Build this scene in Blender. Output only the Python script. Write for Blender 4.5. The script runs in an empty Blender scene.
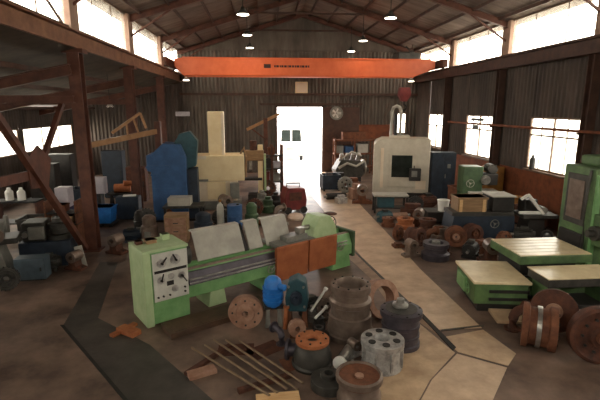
import bpy, bmesh, math, random
from mathutils import Vector, Matrix, Euler
random.seed(7)
PI = math.pi
scene = bpy.context.scene
COL = scene.collection

# ------------------------------------------------------------------ camera
F, H = 440.0, 4.5
TH = math.atan(92 / F)
PSI = math.atan((300 - 262) / F * math.cos(TH))
cam_d = bpy.data.cameras.new('camera')
cam = bpy.data.objects.new('camera', cam_d); COL.objects.link(cam)
cam_d.sensor_width = 36.0; cam_d.lens = F / 600 * 36.0
cam_d.clip_start = 0.1; cam_d.clip_end = 400
cam.location = (0, 0, H); cam.rotation_euler = (PI / 2 - TH, 0, -PSI)
scene.camera = cam

def ray(u, v):
    x = (u - 300) / F; y = (200 - v) / F
    dy = math.cos(TH) + y * math.sin(TH); dz = -math.sin(TH) + y * math.cos(TH)
    return (x * math.cos(PSI) + dy * math.sin(PSI), -x * math.sin(PSI) + dy * math.cos(PSI), dz)
def G(u, v, z=0.0):                      # point on the level z seen at a photo position
    X, Y, D = ray(u, v); t = (z - H) / D
    return (X * t, Y * t, z)
def E(u, v, Y0):                         # point at the depth Y0 down the hall
    X, Y, D = ray(u, v); t = Y0 / Y
    return (X * t, Y0, H + D * t)

# ------------------------------------------------------------------ materials
def lin(h):
    h = h.lstrip('#'); r = []
    for i in (0, 2, 4):
        c = int(h[i:i + 2], 16) / 255
        r.append(c / 12.92 if c <= 0.04045 else ((c + 0.055) / 1.055) ** 2.4)
    return (r[0], r[1], r[2], 1)
MATS = {}
def mat(name, c1, c2=None, rough=0.6, metal=0.0, scale=3.0, bump=0.15, mix=(0.35, 0.7), stretch=(1, 1, 1), spec=0.4):
    if name in MATS: return MATS[name]
    m = bpy.data.materials.new(name); m.use_nodes = True
    nt = m.node_tree; b = nt.nodes['Principled BSDF']
    tc = nt.nodes.new('ShaderNodeTexCoord'); mp = nt.nodes.new('ShaderNodeMapping')
    mp.inputs['Scale'].default_value = stretch
    nt.links.new(tc.outputs['Object'], mp.inputs['Vector'])
    n = nt.nodes.new('ShaderNodeTexNoise'); n.inputs['Scale'].default_value = scale
    n.inputs['Detail'].default_value = 6; n.inputs['Roughness'].default_value = 0.65
    nt.links.new(mp.outputs['Vector'], n.inputs['Vector'])
    r = nt.nodes.new('ShaderNodeValToRGB')
    r.color_ramp.elements[0].position = mix[0]; r.color_ramp.elements[1].position = mix[1]
    r.color_ramp.elements[0].color = lin(c1); r.color_ramp.elements[1].color = lin(c2 or c1)
    nt.links.new(n.outputs['Fac'], r.inputs['Fac']); nt.links.new(r.outputs['Color'], b.inputs['Base Color'])
    b.inputs['Roughness'].default_value = rough; b.inputs['Metallic'].default_value = metal
    b.inputs['Specular IOR Level'].default_value = spec
    if bump:
        bp = nt.nodes.new('ShaderNodeBump'); bp.inputs['Strength'].default_value = bump; bp.inputs['Distance'].default_value = 0.02
        n2 = nt.nodes.new('ShaderNodeTexNoise'); n2.inputs['Scale'].default_value = scale * 9
        nt.links.new(mp.outputs['Vector'], n2.inputs['Vector'])
        nt.links.new(n2.outputs['Fac'], bp.inputs['Height']); nt.links.new(bp.outputs['Normal'], b.inputs['Normal'])
    MATS[name] = m
    return m
def emit(name, c, s):
    m = bpy.data.materials.new(name); m.use_nodes = True; nt = m.node_tree; nt.nodes.clear()
    o = nt.nodes.new('ShaderNodeOutputMaterial'); e = nt.nodes.new('ShaderNodeEmission')
    e.inputs['Color'].default_value = lin(c); e.inputs['Strength'].default_value = s
    nt.links.new(e.outputs[0], o.inputs[0]); MATS[name] = m; return m
def glass(name, tint='#f4f4ee', k=0.1, dirt=0.12):
    m = bpy.data.materials.new(name); m.use_nodes = True; nt = m.node_tree; nt.nodes.clear()
    o = nt.nodes.new('ShaderNodeOutputMaterial'); t = nt.nodes.new('ShaderNodeBsdfTransparent')
    t.inputs[0].default_value = lin(tint)
    g = nt.nodes.new('ShaderNodeBsdfGlossy'); g.inputs['Roughness'].default_value = 0.08
    d = nt.nodes.new('ShaderNodeBsdfTranslucent'); d.inputs[0].default_value = lin('#d8d4c8')
    m1 = nt.nodes.new('ShaderNodeMixShader'); m1.inputs[0].default_value = k
    nt.links.new(t.outputs[0], m1.inputs[1]); nt.links.new(g.outputs[0], m1.inputs[2])
    m2 = nt.nodes.new('ShaderNodeMixShader')
    tc = nt.nodes.new('ShaderNodeTexCoord'); n = nt.nodes.new('ShaderNodeTexNoise'); n.inputs['Scale'].default_value = 2.5
    nt.links.new(tc.outputs['Object'], n.inputs['Vector'])
    mu = nt.nodes.new('ShaderNodeMath'); mu.operation = 'MULTIPLY'; mu.inputs[1].default_value = dirt * 2
    nt.links.new(n.outputs['Fac'], mu.inputs[0]); nt.links.new(mu.outputs[0], m2.inputs[0])
    nt.links.new(m1.outputs[0], m2.inputs[1]); nt.links.new(d.outputs[0], m2.inputs[2])
    nt.links.new(m2.outputs[0], o.inputs[0]); MATS[name] = m; return m

M_floor = mat('oily_concrete', '#4d3d35', '#876f60', rough=0.5, scale=0.8, bump=0.2, mix=(0.36, 0.66))
M_aisle = mat('worn_aisle_plate', '#b4957a', '#dcc0a2', rough=0.36, scale=1.6, bump=0.1)
M_aisle2 = mat('worn_front_plate', '#ae8f72', '#d8ba97', rough=0.36, scale=2.0, bump=0.1)
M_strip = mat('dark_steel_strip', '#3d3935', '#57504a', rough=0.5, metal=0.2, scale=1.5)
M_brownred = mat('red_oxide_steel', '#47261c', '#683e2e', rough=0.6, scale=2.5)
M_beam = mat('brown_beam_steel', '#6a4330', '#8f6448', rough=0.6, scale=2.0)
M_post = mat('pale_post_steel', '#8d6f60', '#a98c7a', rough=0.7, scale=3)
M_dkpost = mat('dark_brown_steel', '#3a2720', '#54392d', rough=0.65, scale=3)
M_roof = mat('weathered_roof_sheet', '#5a4b42', '#85746a', rough=0.8, scale=1.1, bump=0.1, stretch=(0.4, 3, 1))
M_wall = mat('dark_wall_sheet', '#3c332e', '#5a4d45', rough=0.75, scale=1.5, stretch=(1, 1, .3))
M_endwall = mat('grey_end_wall_sheet', '#4c453f', '#6e655c', rough=0.8, scale=1.2, stretch=(1, 1, .3))
M_rustpanel = mat('rusty_dado', '#5b2f1b', '#84492a', rough=0.75, scale=2.2)
M_frame = mat('window_frame_paint', '#5a4435', '#7a6250', rough=0.6)
M_glass = glass('dusty_glass')
M_orange = mat('crane_orange', '#cd5a2c', '#dd6c3c', rough=0.45, scale=1.5, bump=0.05)
M_dark = mat('black_iron', '#1d1a18', '#302b28', rough=0.55, scale=4)
M_darkgrey = mat('dark_grey_iron', '#35332f', '#4f4b46', rough=0.5, metal=0.3, scale=4)
M_grey = mat('grey_machine_paint', '#6c6a64', '#8a877f', rough=0.5, scale=3)
M_ltgrey = mat('light_grey_sheet', '#9a948a', '#b7b1a5', rough=0.5, scale=2)
M_steel = mat('machined_steel', '#8a8681', '#b5b0a8', rough=0.35, metal=0.75, scale=5, bump=0.05)
M_steel2 = mat('brownish_turned_steel', '#6b5a50', '#8e7c70', rough=0.42, metal=0.5, scale=4, bump=0.1)
M_dkturned = mat('dark_turned_steel', '#3f3a40', '#5a535a', rough=0.42, metal=0.5, scale=4, bump=0.1)
M_silver = mat('silver_casting', '#8f8b88', '#d0cbc6', rough=0.38, metal=0.5, scale=7, bump=0.3)
M_rust = mat('rust', '#54301f', '#7d4e35', rough=0.8, scale=5, bump=0.3)
M_rustdk = mat('dark_rust', '#3d241b', '#653b29', rough=0.75, scale=5, bump=0.3)
M_rustpink = mat('pinkish_rust', '#86604c', '#a98470', rough=0.75, scale=5, bump=0.25)
M_apron = mat('rust_brown_cover', '#8a4a2a', '#a5603a', rough=0.6, scale=3, bump=0.1)
M_orust = mat('orange_rust', '#8f4f2d', '#b06e45', rough=0.7, scale=6, bump=0.2)
M_green = mat('lathe_green', '#64915a', '#84ac74', rough=0.45, scale=2.5, bump=0.05)
M_greendk = mat('lathe_green_dark', '#33452f', '#4c6242', rough=0.5, scale=2.5, bump=0.05)
M_palegreen = mat('pale_green', '#9db384', '#b7c79c', rough=0.5, scale=3)
M_gmill = mat('mill_green', '#43583a', '#64804f', rough=0.5, scale=2.5)
M_tantop = mat('tan_table_top', '#cbb48c', '#ecdab6', rough=0.3, scale=2, bump=0.08)
M_cream = mat('cream_paint', '#e2c89c', '#efdab2', rough=0.5, scale=2, bump=0.05)
M_cream2 = mat('pale_cream_paint', '#dcc6ac', '#e8d9c4', rough=0.5, scale=2, bump=0.05)
M_white = mat('dirty_white_paint', '#bdb2a0', '#d3c9b8', rough=0.5, scale=2, bump=0.05)
M_bright = mat('bright_white_paint', '#dcd8d0', '#efece6', rough=0.5, scale=2, bump=0.03)
M_blue = mat('machine_blue', '#29476f', '#3a5d8a', rough=0.5, scale=2.5, bump=0.08)
M_blue2 = mat('bright_blue', '#1d5ea8', '#2f7ccb', rough=0.45, scale=4, bump=0.05)
M_teal = mat('dark_teal', '#26424a', '#355861', rough=0.5, scale=3)
M_navy = mat('navy_paint', '#1d2530', '#2d3746', rough=0.55, scale=3)
M_tan = mat('tan_wood', '#7d6044', '#a0805e', rough=0.7, scale=2, stretch=(1, 8, 8), bump=0.1)
M_wood = mat('pale_sawn_wood', '#c59a68', '#dcb88a', rough=0.7, scale=2, stretch=(1, 8, 8), bump=0.1)
M_boom = mat('tan_boom_paint', '#8a623f', '#a67c55', rough=0.6, scale=3)
M_maroon = mat('maroon_paint', '#5a1c1c', '#7a2c28', rough=0.55, scale=3)
M_yellow = mat('ochre_paint', '#7c5226', '#a0702f', rough=0.55, scale=3)
M_rod = mat('brown_bar_steel', '#6d5743', '#8f785f', rough=0.5, metal=0.3, scale=4)
M_lavender = mat('lavender_grey_paint', '#a39ba3', '#bab2b8', rough=0.5, scale=3)
M_ink = mat('black_paint', '#2a1610', '#3a2018', rough=0.6, scale=3, bump=0)
M_rubber = mat('black_rubber', '#141414', '#222222', rough=0.8, scale=6)
M_lamp = emit('lamp_glow', '#fff0d8', 9.0)
M_screen = mat('dark_screen_glass', '#1a1e1c', '#2c322e', rough=0.15, scale=3, bump=0)
M_yard = mat('pale_yard_concrete', '#b8b4ac', '#cfcac0', rough=0.8, scale=1)

# ------------------------------------------------------------------ mesh builder
class MB:
    def __init__(s): s.v = []; s.f = []
    def _add(s, vs, fs, M=None):
        n = len(s.v)
        s.v += [tuple(M @ Vector(p)) if M else tuple(p) for p in vs]
        s.f += [tuple(i + n for i in f) for f in fs]
        return s
    def box(s, cx, cy, cz, sx, sy, sz, rz=0, rx=0, ry=0):
        M = Matrix.Translation((cx, cy, cz)) @ Euler((rx, ry, rz)).to_matrix().to_4x4()
        a, b, c = sx / 2, sy / 2, sz / 2
        vs = [(-a, -b, -c), (a, -b, -c), (a, b, -c), (-a, b, -c), (-a, -b, c), (a, -b, c), (a, b, c), (-a, b, c)]
        return s._add(vs, [(0, 3, 2, 1), (4, 5, 6, 7), (0, 1, 5, 4), (1, 2, 6, 5), (2, 3, 7, 6), (3, 0, 4, 7)], M)
    def bx(s, x0, x1, y0, y1, z0, z1):
        return s.box((x0 + x1) / 2, (y0 + y1) / 2, (z0 + z1) / 2, abs(x1 - x0), abs(y1 - y0), abs(z1 - z0))
    def bar(s, p0, p1, w, h):            # square bar between two points
        p0, p1 = Vector(p0), Vector(p1); d = p1 - p0; L = d.length
        M = Matrix.Translation((p0 + p1) / 2) @ d.to_track_quat('X', 'Z').to_matrix().to_4x4()
        a, b, c = L / 2, w / 2, h / 2
        vs = [(-a, -b, -c), (a, -b, -c), (a, b, -c), (-a, b, -c), (-a, -b, c), (a, -b, c), (a, b, c), (-a, b, c)]
        return s._add(vs, [(0, 3, 2, 1), (4, 5, 6, 7), (0, 1, 5, 4), (1, 2, 6, 5), (2, 3, 7, 6), (3, 0, 4, 7)], M)
    def cyl(s, p0, p1, r0, r1=None, n=20):
        r1 = r0 if r1 is None else r1
        p0, p1 = Vector(p0), Vector(p1); d = p1 - p0
        M = Matrix.Translation(p0) @ d.to_track_quat('Z', 'Y').to_matrix().to_4x4()
        L = d.length; vs = []
        for z, r in ((0, r0), (L, r1)):
            for i in range(n): vs.append((r * math.cos(2 * PI * i / n), r * math.sin(2 * PI * i / n), z))
        fs = [(i, (i + 1) % n, n + (i + 1) % n, n + i) for i in range(n)]
        fs += [tuple(range(n - 1, -1, -1)), tuple(range(n, 2 * n))]
        return s._add(vs, fs, M)
    def rev(s, prof, c=(0, 0, 0), axis=(0, 0, 1), n=36, closed=False):   # profile of (r, z) turned about an axis
        M = Matrix.Translation(c) @ Vector(axis).to_track_quat('Z', 'Y').to_matrix().to_4x4()
        k = len(prof); vs = []; fs = []
        for r, z in prof:
            for i in range(n): vs.append((r * math.cos(2 * PI * i / n), r * math.sin(2 * PI * i / n), z))
        for j in range(k if closed else k - 1):
            j2 = (j + 1) % k
            for i in range(n): fs.append((j * n + i, j * n + (i + 1) % n, j2 * n + (i + 1) % n, j2 * n + i))
        if not closed:
            if prof[0][0] > 1e-6: fs.append(tuple(range(n - 1, -1, -1)))
            if prof[-1][0] > 1e-6: fs.append(tuple(range((k - 1) * n, k * n)))
        return s._add(vs, fs, M)
    def prism(s, poly, a0, a1, plane='xz'):
        k = len(poly)
        def P(p, a):
            return {'xz': (p[0], a, p[1]), 'yz': (a, p[0], p[1]), 'xy': (p[0], p[1], a)}[plane]
        vs = [P(p, a0) for p in poly] + [P(p, a1) for p in poly]
        fs = [tuple(range(k)), tuple(range(2 * k - 1, k - 1, -1))] + [(i, k + i, k + (i + 1) % k, (i + 1) % k) for i in range(k)]
        return s._add(vs, fs)
    def tube(s, pts, r, n=8):
        pts = [Vector(p) for p in pts]; vs = []; fs = []
        for i, p in enumerate(pts):
            d = (pts[min(i + 1, len(pts) - 1)] - pts[max(i - 1, 0)]).normalized()
            q = d.to_track_quat('Z', 'Y').to_matrix()
            for k in range(n): vs.append(p + q @ Vector((r * math.cos(2 * PI * k / n), r * math.sin(2 * PI * k / n), 0)))
        for i in range(len(pts) - 1):
            for k in range(n): fs.append((i * n + k, i * n + (k + 1) % n, (i + 1) * n + (k + 1) % n, (i + 1) * n + k))
        m = (len(pts) - 1) * n
        fs += [tuple(range(n - 1, -1, -1)), tuple(range(m, m + n))]
        return s._add(vs, fs)
    def ibeam(s, p0, p1, h, w, t=0.03, up=(0, 0, 1)):
        p0, p1 = Vector(p0), Vector(p1); d = (p1 - p0).normalized(); up = Vector(up)
        side = d.cross(up).normalized(); up = side.cross(d)
        M = Matrix((d, side, up)).transposed().to_4x4(); M.translation = (p0 + p1) / 2
        L = (p1 - p0).length
        for cz, ww, hh in ((h / 2 - t / 2, w, t), (-h / 2 + t / 2, w, t), (0, t, h - 2 * t)):
            a, b, c = L / 2, ww / 2, hh / 2
            vs = [(-a, -b, cz - c), (a, -b, cz - c), (a, b, cz - c), (-a, b, cz - c), (-a, -b, cz + c), (a, -b, cz + c), (a, b, cz + c), (-a, b, cz + c)]
            s._add(vs, [(0, 3, 2, 1), (4, 5, 6, 7), (0, 1, 5, 4), (1, 2, 6, 5), (2, 3, 7, 6), (3, 0, 4, 7)], M)
        return s
    def corr(s, a0, a1, z0, z1, at, along='y', pitch=0.25, amp=0.03, th=0.03):   # corrugated wall strip
        n = max(2, int((a1 - a0) / pitch * 4)); pts = []
        for i in range(n + 1):
            a = a0 + (a1 - a0) * i / n; o = amp * (1 if (i // 2) % 2 else -1)
            pts.append((a, o))
        vs = []; fs = []
        for a, o in pts:
            for z in (z0, z1):
                for k in (0, th):
                    vs.append((at + o + k, a, z) if along == 'y' else (a, at + o + k, z))
        for i in range(n):
            b = i * 4; c = b + 4
            fs += [(b, c, c + 2, b + 2), (b + 1, b + 3, c + 3, c + 1), (b, b + 1, c + 1, c), (b + 2, c + 2, c + 3, b + 3)]
        fs += [(0, 2, 3, 1), (n * 4, n * 4 + 1, n * 4 + 3, n * 4 + 2)]
        return s._add(vs, fs)
    def build(s, name, m, parent=None, bevel=0.0, smooth=False):
        me = bpy.data.meshes.new(name); me.from_pydata(s.v, [], s.f)
        bm = bmesh.new(); bm.from_mesh(me); bmesh.ops.recalc_face_normals(bm, faces=bm.faces); bm.to_mesh(me); bm.free()
        me.materials.append(m)
        o = bpy.data.objects.new(name, me); COL.objects.link(o)
        if parent: o.parent = parent
        if smooth:
            me.shade_smooth()
            try: me.set_sharp_from_angle(angle=math.radians(38))
            except Exception: pass
        if bevel:
            b = o.modifiers.new('bevel', 'BEVEL'); b.width = bevel; b.segments = 2; b.limit_method = 'ANGLE'; b.angle_limit = math.radians(50)
        return o

def tag(o, label, cat, group=None, kind=None):
    o['label'] = label; o['category'] = cat
    if group: o['group'] = group
    if kind: o['kind'] = kind
    return o
def thing(name, label, cat, loc=(0, 0, 0), rz=0, group=None):
    o = bpy.data.objects.new(name, None); COL.objects.link(o); o.empty_display_size = 0.2
    o.location = loc; o.rotation_euler = (0, 0, rz)
    return tag(o, label, cat, group)
def struct(name, mb, m, parent=None, bevel=0, smooth=False):
    o = mb.build(name, m, parent, bevel, smooth)
    if parent is None: o['kind'] = 'structure'
    return o
def single(name, label, cat, mb, m, loc, rz=0, group=None, bevel=0.006, smooth=False):
    o = mb.build(name, m, None, bevel, smooth); o.location = loc; o.rotation_euler = (0, 0, rz)
    return tag(o, label, cat, group)
def dup(root, loc, rz=None, label=None):
    r = root.copy(); COL.objects.link(r); r.location = loc
    if rz is not None: r.rotation_euler = (0, 0, rz)
    if label: r['label'] = label
    for ch in list(root.children):
        c = ch.copy(); COL.objects.link(c); c.parent = r
        for g in list(ch.children):
            d = g.copy(); COL.objects.link(d); d.parent = c
    return r
def handwheel(name, m, parent, c, axis, r=0.13, t=0.018):
    mb = MB(); prof = [(r - t, -t / 2), (r, -t / 2), (r, t / 2), (r - t, t / 2)]
    mb.rev(prof, c, axis, 28, closed=True)
    mb.rev([(0, -t), (r * .22, -t), (r * .22, t * 1.5), (0, t * 1.5)], c, axis, 16)
    q = Vector(axis).to_track_quat('Z', 'Y')
    for k in range(3):
        a = k * 2 * PI / 3 + .3
        mb.cyl(c, Vector(c) + q @ Vector((math.cos(a) * (r - t / 2), math.sin(a) * (r - t / 2), 0)), t * .45, n=8)
    return mb.build(name, m, parent, smooth=True)

# ------------------------------------------------------------------ room shell
XL, XR, YB, YE = -5.5, 11.0, -4.0, 31.2
XO = -12.0
ZC0, ZC1, ZA, XA = 6.72, 8.25, 10.75, 2.75
BAYS = [-3.25, 2.5, 8.25, 14.0, 19.75, 25.5]
struct('floor', MB().bx(XO - .2, XR + .2, YB, YE + .1, -0.2, 0), M_floor)
struct('ground_outside', MB().bx(-60, 70, -40, 110, -0.35, -0.2), M_yard)

# aisle: worn pale strip, then steel plates turning towards the camera
def floor_poly(name, pts, m, z0=0.0, z1=0.006):
    return struct(name, MB().prism([(p[0], p[1]) for p in pts], z0, z1, 'xy'), m)
floor_poly('path', [(2.2, 31.2), (4.4, 31.2), (4.6, 22), (4.5, 15), (4.42, 11.5), (4.5, 8.1), (3.5, 8.1), (3.05, 11.5), (2.7, 18)], M_aisle)
P = lambda *a: [G(u, v) for u, v in a]
floor_poly('path_plate', P((441, 338), (483, 330), (516, 354), (508, 366), (458, 352)), M_aisle2, 0, .01)
floor_poly('path_plate', P((457, 354), (507, 368), (492, 402), (420, 402), (432, 380)), M_aisle, 0, .008)
floor_poly('path_plate', P((410, 316), (439, 340), (455, 353), (430, 380), (418, 402), (380, 402), (372, 350)), M_aisle2, 0, .006)
floor_poly('path_side', P((336, 236), (350, 240), (412, 303), (455, 350), (441, 338), (410, 316), (372, 350), (398, 318), (372, 280), (345, 255)), mat('worn_brown_slab', '#80654f', '#ac8d74', rough=.5, scale=2.0, bump=.15), 0, .004)
floor_poly('path_border', P((408, 303), (412, 303), (456, 348), (453, 351)), M_dark, 0, .02)
floor_poly('path_border', P((352, 250), (354, 250), (410, 303), (407, 304)), M_strip, 0, .012)
floor_poly('path_border', P((441, 330), (484, 325), (484, 326.5), (441, 331.5)), M_strip, 0, .013)
# left gangway, a darker strip of floor
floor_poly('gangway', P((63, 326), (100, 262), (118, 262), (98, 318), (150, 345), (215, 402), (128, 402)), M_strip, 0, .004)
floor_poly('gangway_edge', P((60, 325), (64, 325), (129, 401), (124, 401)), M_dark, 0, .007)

# columns, runway beams
def col_mb(x, y, z1, w=0.34, d=0.36):
    return MB().ibeam((x, y, 0), (x, y, z1), d, w, .035, up=(0, 1, 0)).bx(x - .26, x + .26, y - .26, y + .26, 0, .03)
for y in BAYS[1:]:
    yc = 14.15 if y == 14.0 else y - .25
    c = struct('column', col_mb(XL, yc, 6.2), M_brownred)
    MB().bx(XL - .3, XL + .3, yc - .2, yc + .2, 6.08, 6.2).build('cap_plate', M_brownred, c)
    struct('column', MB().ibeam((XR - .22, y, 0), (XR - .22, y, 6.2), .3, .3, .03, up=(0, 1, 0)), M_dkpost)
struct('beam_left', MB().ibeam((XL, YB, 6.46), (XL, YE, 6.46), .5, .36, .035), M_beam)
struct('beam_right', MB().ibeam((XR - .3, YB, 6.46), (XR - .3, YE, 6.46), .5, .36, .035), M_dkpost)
struct('rail_left', MB().bx(XL + .02, XL + .09, YB, YE, 6.71, 6.79), M_dkpost)
struct('rail_right', MB().bx(XR - .33, XR - .26, YB, YE, 6.71, 6.79), M_dkpost)

# right wall with openings
wins = [(14.45, 17.45), (20.25, 23.25), (26.05, 28.75), (8.7, 11.7), (2.9, 5.9)]
mb = MB(); ys = sorted(wins); y = YB
for a, b in ys:
    mb.corr(y - .05, a + .02, 0, ZC0, XR, 'y'); mb.corr(a, b, 0, 2.05, XR, 'y'); mb.corr(a, b, 4.15, ZC0, XR, 'y'); y = b
mb.corr(y - .02, YE + .05, 0, ZC0, XR, 'y')
struct('wall_right', mb, M_wall)
for i, (a, b) in enumerate(wins):
    fr = MB(); t = .07
    fr.bx(XR - .05, XR + .05, a, a + t, 2.05, 4.15).bx(XR - .05, XR + .05, b - t, b, 2.05, 4.15)
    fr.bx(XR - .05, XR + .05, a, b, 2.05, 2.05 + t).bx(XR - .05, XR + .05, a, b, 4.15 - t, 4.15)
    fr.bx(XR - .04, XR + .04, (a + b) / 2 - .03, (a + b) / 2 + .03, 2.05, 4.15)
    fr.bx(XR - .04, XR + .04, a, b, 3.4, 3.46)
    for q in (1, 3):
        fr.bx(XR - .02, XR + .02, a + (b - a) * q / 4 - .012, a + (b - a) * q / 4 + .012, 2.05, 4.15)
    w = struct('window_%d' % (i + 1), fr, M_frame)
    MB().bx(XR - .006, XR + .006, a + t, b - t, 2.05 + t, 4.15 - t).build('pane', M_glass, w)
    MB().bx(XR - .16, XR + .06, a - .05, b + .05, 1.98, 2.05).build('sill', M_frame, w)
# rusty dado under the windows, and the pipe along the wall
struct('trim_1', MB().bx(XR - .1, XR - .06, 9, 19.4, 0.0, 1.95), M_rustpanel)
struct('trim_2', MB().bx(XR - .1, XR - .06, 20.1, 25.2, 0.0, 1.95), M_rustpanel)
tag(MB().cyl((XR - .5, 9.0, 3.74), (XR - .5, 24.5, 3.74), .05, n=12).build('pipe', M_rustpanel, smooth=True), 'long rust red pipe running along the dark wall across the windows', 'pipe')
pb = bpy.data.objects['pipe']
for y in (8.9, 14.0, 19.75, 24.4): MB().bx(XR - .55, XR - .2, y - .03, y + .03, 3.62, 3.69).build('bracket', M_dkpost, pb)

# clerestory strips, both sides
wn = 6
for side, X in (('left', XL), ('right', XR)):
    yy = [YB] + BAYS[1:] + [YE]
    for j in range(len(yy) - 1):
        a, b = yy[j], yy[j + 1]
        fr = MB(); t = .06
        fr.bx(X - .04, X + .04, a, b, ZC0, ZC0 + t).bx(X - .04, X + .04, a, b, ZC1 - t, ZC1)
        n = 3
        for q in range(1, n): 
            y = a + (b - a) * q / n; fr.bx(X - .015, X + .015, y - .018, y + .018, ZC0, ZC1)
        w = struct('window_%d' % wn, fr, M_frame); wn += 1
        MB().bx(X - .006, X + .006, a + .02, b - .02, ZC0 + t, ZC1 - t).build('pane', M_glass, w)
    for y in BAYS[1:]:
        struct('pillar', MB().bx(X - .16, X + .16, y - .3, y + .3, ZC0, ZC1), M_post if side == 'left' else M_post, bevel=.01)
struct('brace', MB().bar((XL, 11.9, 7.7), (XL, 13.6, 6.75), .05, .07), M_dkpost)

# main roof: two pitched sheets, rafters and purlins
def roof(name, x0, z0, x1, z1):
    t = .05
    struct(name, MB().prism([(x0, z0), (x1, z1), (x1, z1 + t), (x0, z0 + t)], YB, YE, 'xz'), M_roof)
sl = (ZA - ZC1) / (XA - XL)
roof('ceiling_left', XL - .5, ZC1 - .5 * sl + .02, XA, ZA + .02)
roof('ceiling_right', XA, ZA + .02, XR + .5, ZC1 - .5 * sl + .02)
for y in BAYS[1:] + [YE - .25]:
    for x, e in ((XL, 1), (XR, -1)):
        struct('rafter', MB().ibeam((x, y, ZC1 - .2), (XA, y, ZA - .2), .26, .18, .025), M_brownred)
        struct('knee_brace', MB().bar((x + e * .05, y, ZC1 - .9), (x + e * 1.9, y, ZC1 + 1.9 * sl - .3), .07, .07), M_brownred)
    struct('collar_tie', MB().bar((XA - 3.1, y, ZA - 3.1 * sl - .25), (XA + 3.1, y, ZA - 3.1 * sl - .25), .07, .1), M_dkpost)
for k in range(7):
    for e in (-1, 1):
        d = .5 + k * 1.2; x = XA + e * d; z = ZA - d * sl - .05
        struct('purlin', MB().bx(x - .035, x + .035, YB, YE, z - .1, z + .04), M_dkpost)

# end wall with the big doorway and a small window
DX0, DX1, DZ = 1.05, 4.2, 4.55
mb = MB()
mb.corr(XL - .1, DX0, 0, ZC1 + .1, YE, 'x').corr(DX0 - .1, DX1 + .1, DZ, ZC1 + .1, YE, 'x')
mb.corr(DX1, 9.55, 0, ZC1 + .1, YE, 'x').corr(9.45, 10.35, 0, 2.7, YE, 'x').corr(9.45, 10.35, 4.15, ZC1 + .1, YE, 'x').corr(10.25, XR + .1, 0, ZC1 + .1, YE, 'x')
mb.prism([(XL - .2, ZC1), (XR + .2, ZC1), (XA, ZA + .05)], YE - .03, YE + .03, 'xz')
struct('wall_back', mb, M_endwall)
fr = MB().bx(9.55, 9.62, YE - .06, YE + .06, 2.7, 4.15).bx(10.18, 10.25, YE - .06, YE + .06, 2.7, 4.15).bx(9.55, 10.25, YE - .06, YE + .06, 2.7, 2.77).bx(9.55, 10.25, YE - .06, YE + .06, 4.08, 4.15).bx(9.55, 10.25, YE - .04, YE + .04, 3.4, 3.45)
w = struct('window_%d' % wn, fr, M_frame); wn += 1
MB().bx(9.6, 10.2, YE - .006, YE + .006, 2.75, 4.1).build('pane', M_glass, w)
d1 = struct('door_1', MB().bx(DX0 - .12, DX0, YE - .1, YE + .08, 0, DZ + .12).bx(DX1, DX1 + .12, YE - .1, YE + .08, 0, DZ + .12).bx(DX0 - .12, DX1 + .12, YE - .1, YE + .08, DZ, DZ + .12), M_dkpost)
MB().bx(DX1 + .05, DX1 + 2.6, YE - .2, YE - .12, .05, DZ).build('sliding_leaf', M_dkpost, d1)
MB().bx(DX0 - 1.2, DX1 + 2.8, YE - .18, YE - .1, DZ + .14, DZ + .28).build('door_track', M_dkpost, d1)
struct('trim_3', MB().bx(XL, XR, YE - .12, YE - .04, 5.35, 5.5), M_dkpost)
struct('trim_4', MB().bx(4.6, 9.3, YE - .16, YE - .1, 2.35, 3.35), M_rustpanel)

# wall behind the viewer
mb = MB().corr(XO - .1, XR + .1, 0, 6.3, YB, 'x').corr(XL - .1, XR + .1, 6.2, 6.45, YB, 'x').corr(XL - .1, XR + .1, 8.15, ZC1 + .1, YB, 'x').corr(XL - .1, XL + .5, 6.4, 8.2, YB, 'x').corr(XR - .5, XR + .1, 6.4, 8.2, YB, 'x')
mb.prism([(XL - .2, ZC1), (XR + .2, ZC1), (XA, ZA + .05)], YB - .03, YB + .03, 'xz')
struct('wall_front', mb, M_wall)
fr = MB().bx(XL + .45, XR - .45, YB - .04, YB + .04, 6.44, 6.5).bx(XL + .45, XR - .45, YB - .04, YB + .04, 8.1, 8.16)  # unseen high window strip, added to light the surfaces facing the viewer
for q in range(10): fr.bx(XL + .45 + q * 1.73, XL + .51 + q * 1.73, YB - .04, YB + .04, 6.45, 8.15)
w = struct('window_%d' % wn, fr, M_frame); wn += 1
MB().bx(XL + .5, XR - .5, YB - .006, YB + .006, 6.5, 8.1).build('pane', M_glass, w)

# lean-to aisle on the left
mb = MB().corr(YB, YE, 0, 2.25, XO, 'y').corr(YB, YE, 3.5, 4.5, XO, 'y')
for y in (2.5, 8.25, 14, 19.75, 22.9, 29.2): mb.corr(y, y + .5, 2.25, 3.5, XO, 'y')
struct('wall_left', mb, M_wall)
ly = [YB, 2.5, 8.25, 14, 19.75, 22.9, 29.2, YE]
for j in range(len(ly) - 1):
    a, b = ly[j] + (.5 if j else 0), ly[j + 1]
    fr = MB().bx(XO - .04, XO + .04, a, b, 2.25, 2.31).bx(XO - .04, XO + .04, a, b, 3.44, 3.5)
    n = max(1, int((b - a) / 1.6))
    for q in range(n + 1):
        y = a + (b - a) * q / n; fr.bx(XO - .03, XO + .03, y - .03, y + .03, 2.25, 3.5)
    w = struct('window_%d' % wn, fr, M_frame); wn += 1
    MB().bx(XO - .006, XO + .006, a, b, 2.31, 3.44).build('pane', M_glass, w)
struct('ceiling_side', MB().prism([(XO - .3, 4.55), (XL + .1, 6.2), (XL + .1, 6.26), (XO - .3, 4.6)], YB, YE, 'xz'), mat('dark_side_roof', '#41362d', '#5f5144', rough=.8, scale=1.2))
struct('wall_side_back', MB().corr(XO - .1, XL + .1, 0, 6.7, YE, 'x'), M_wall)
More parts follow.
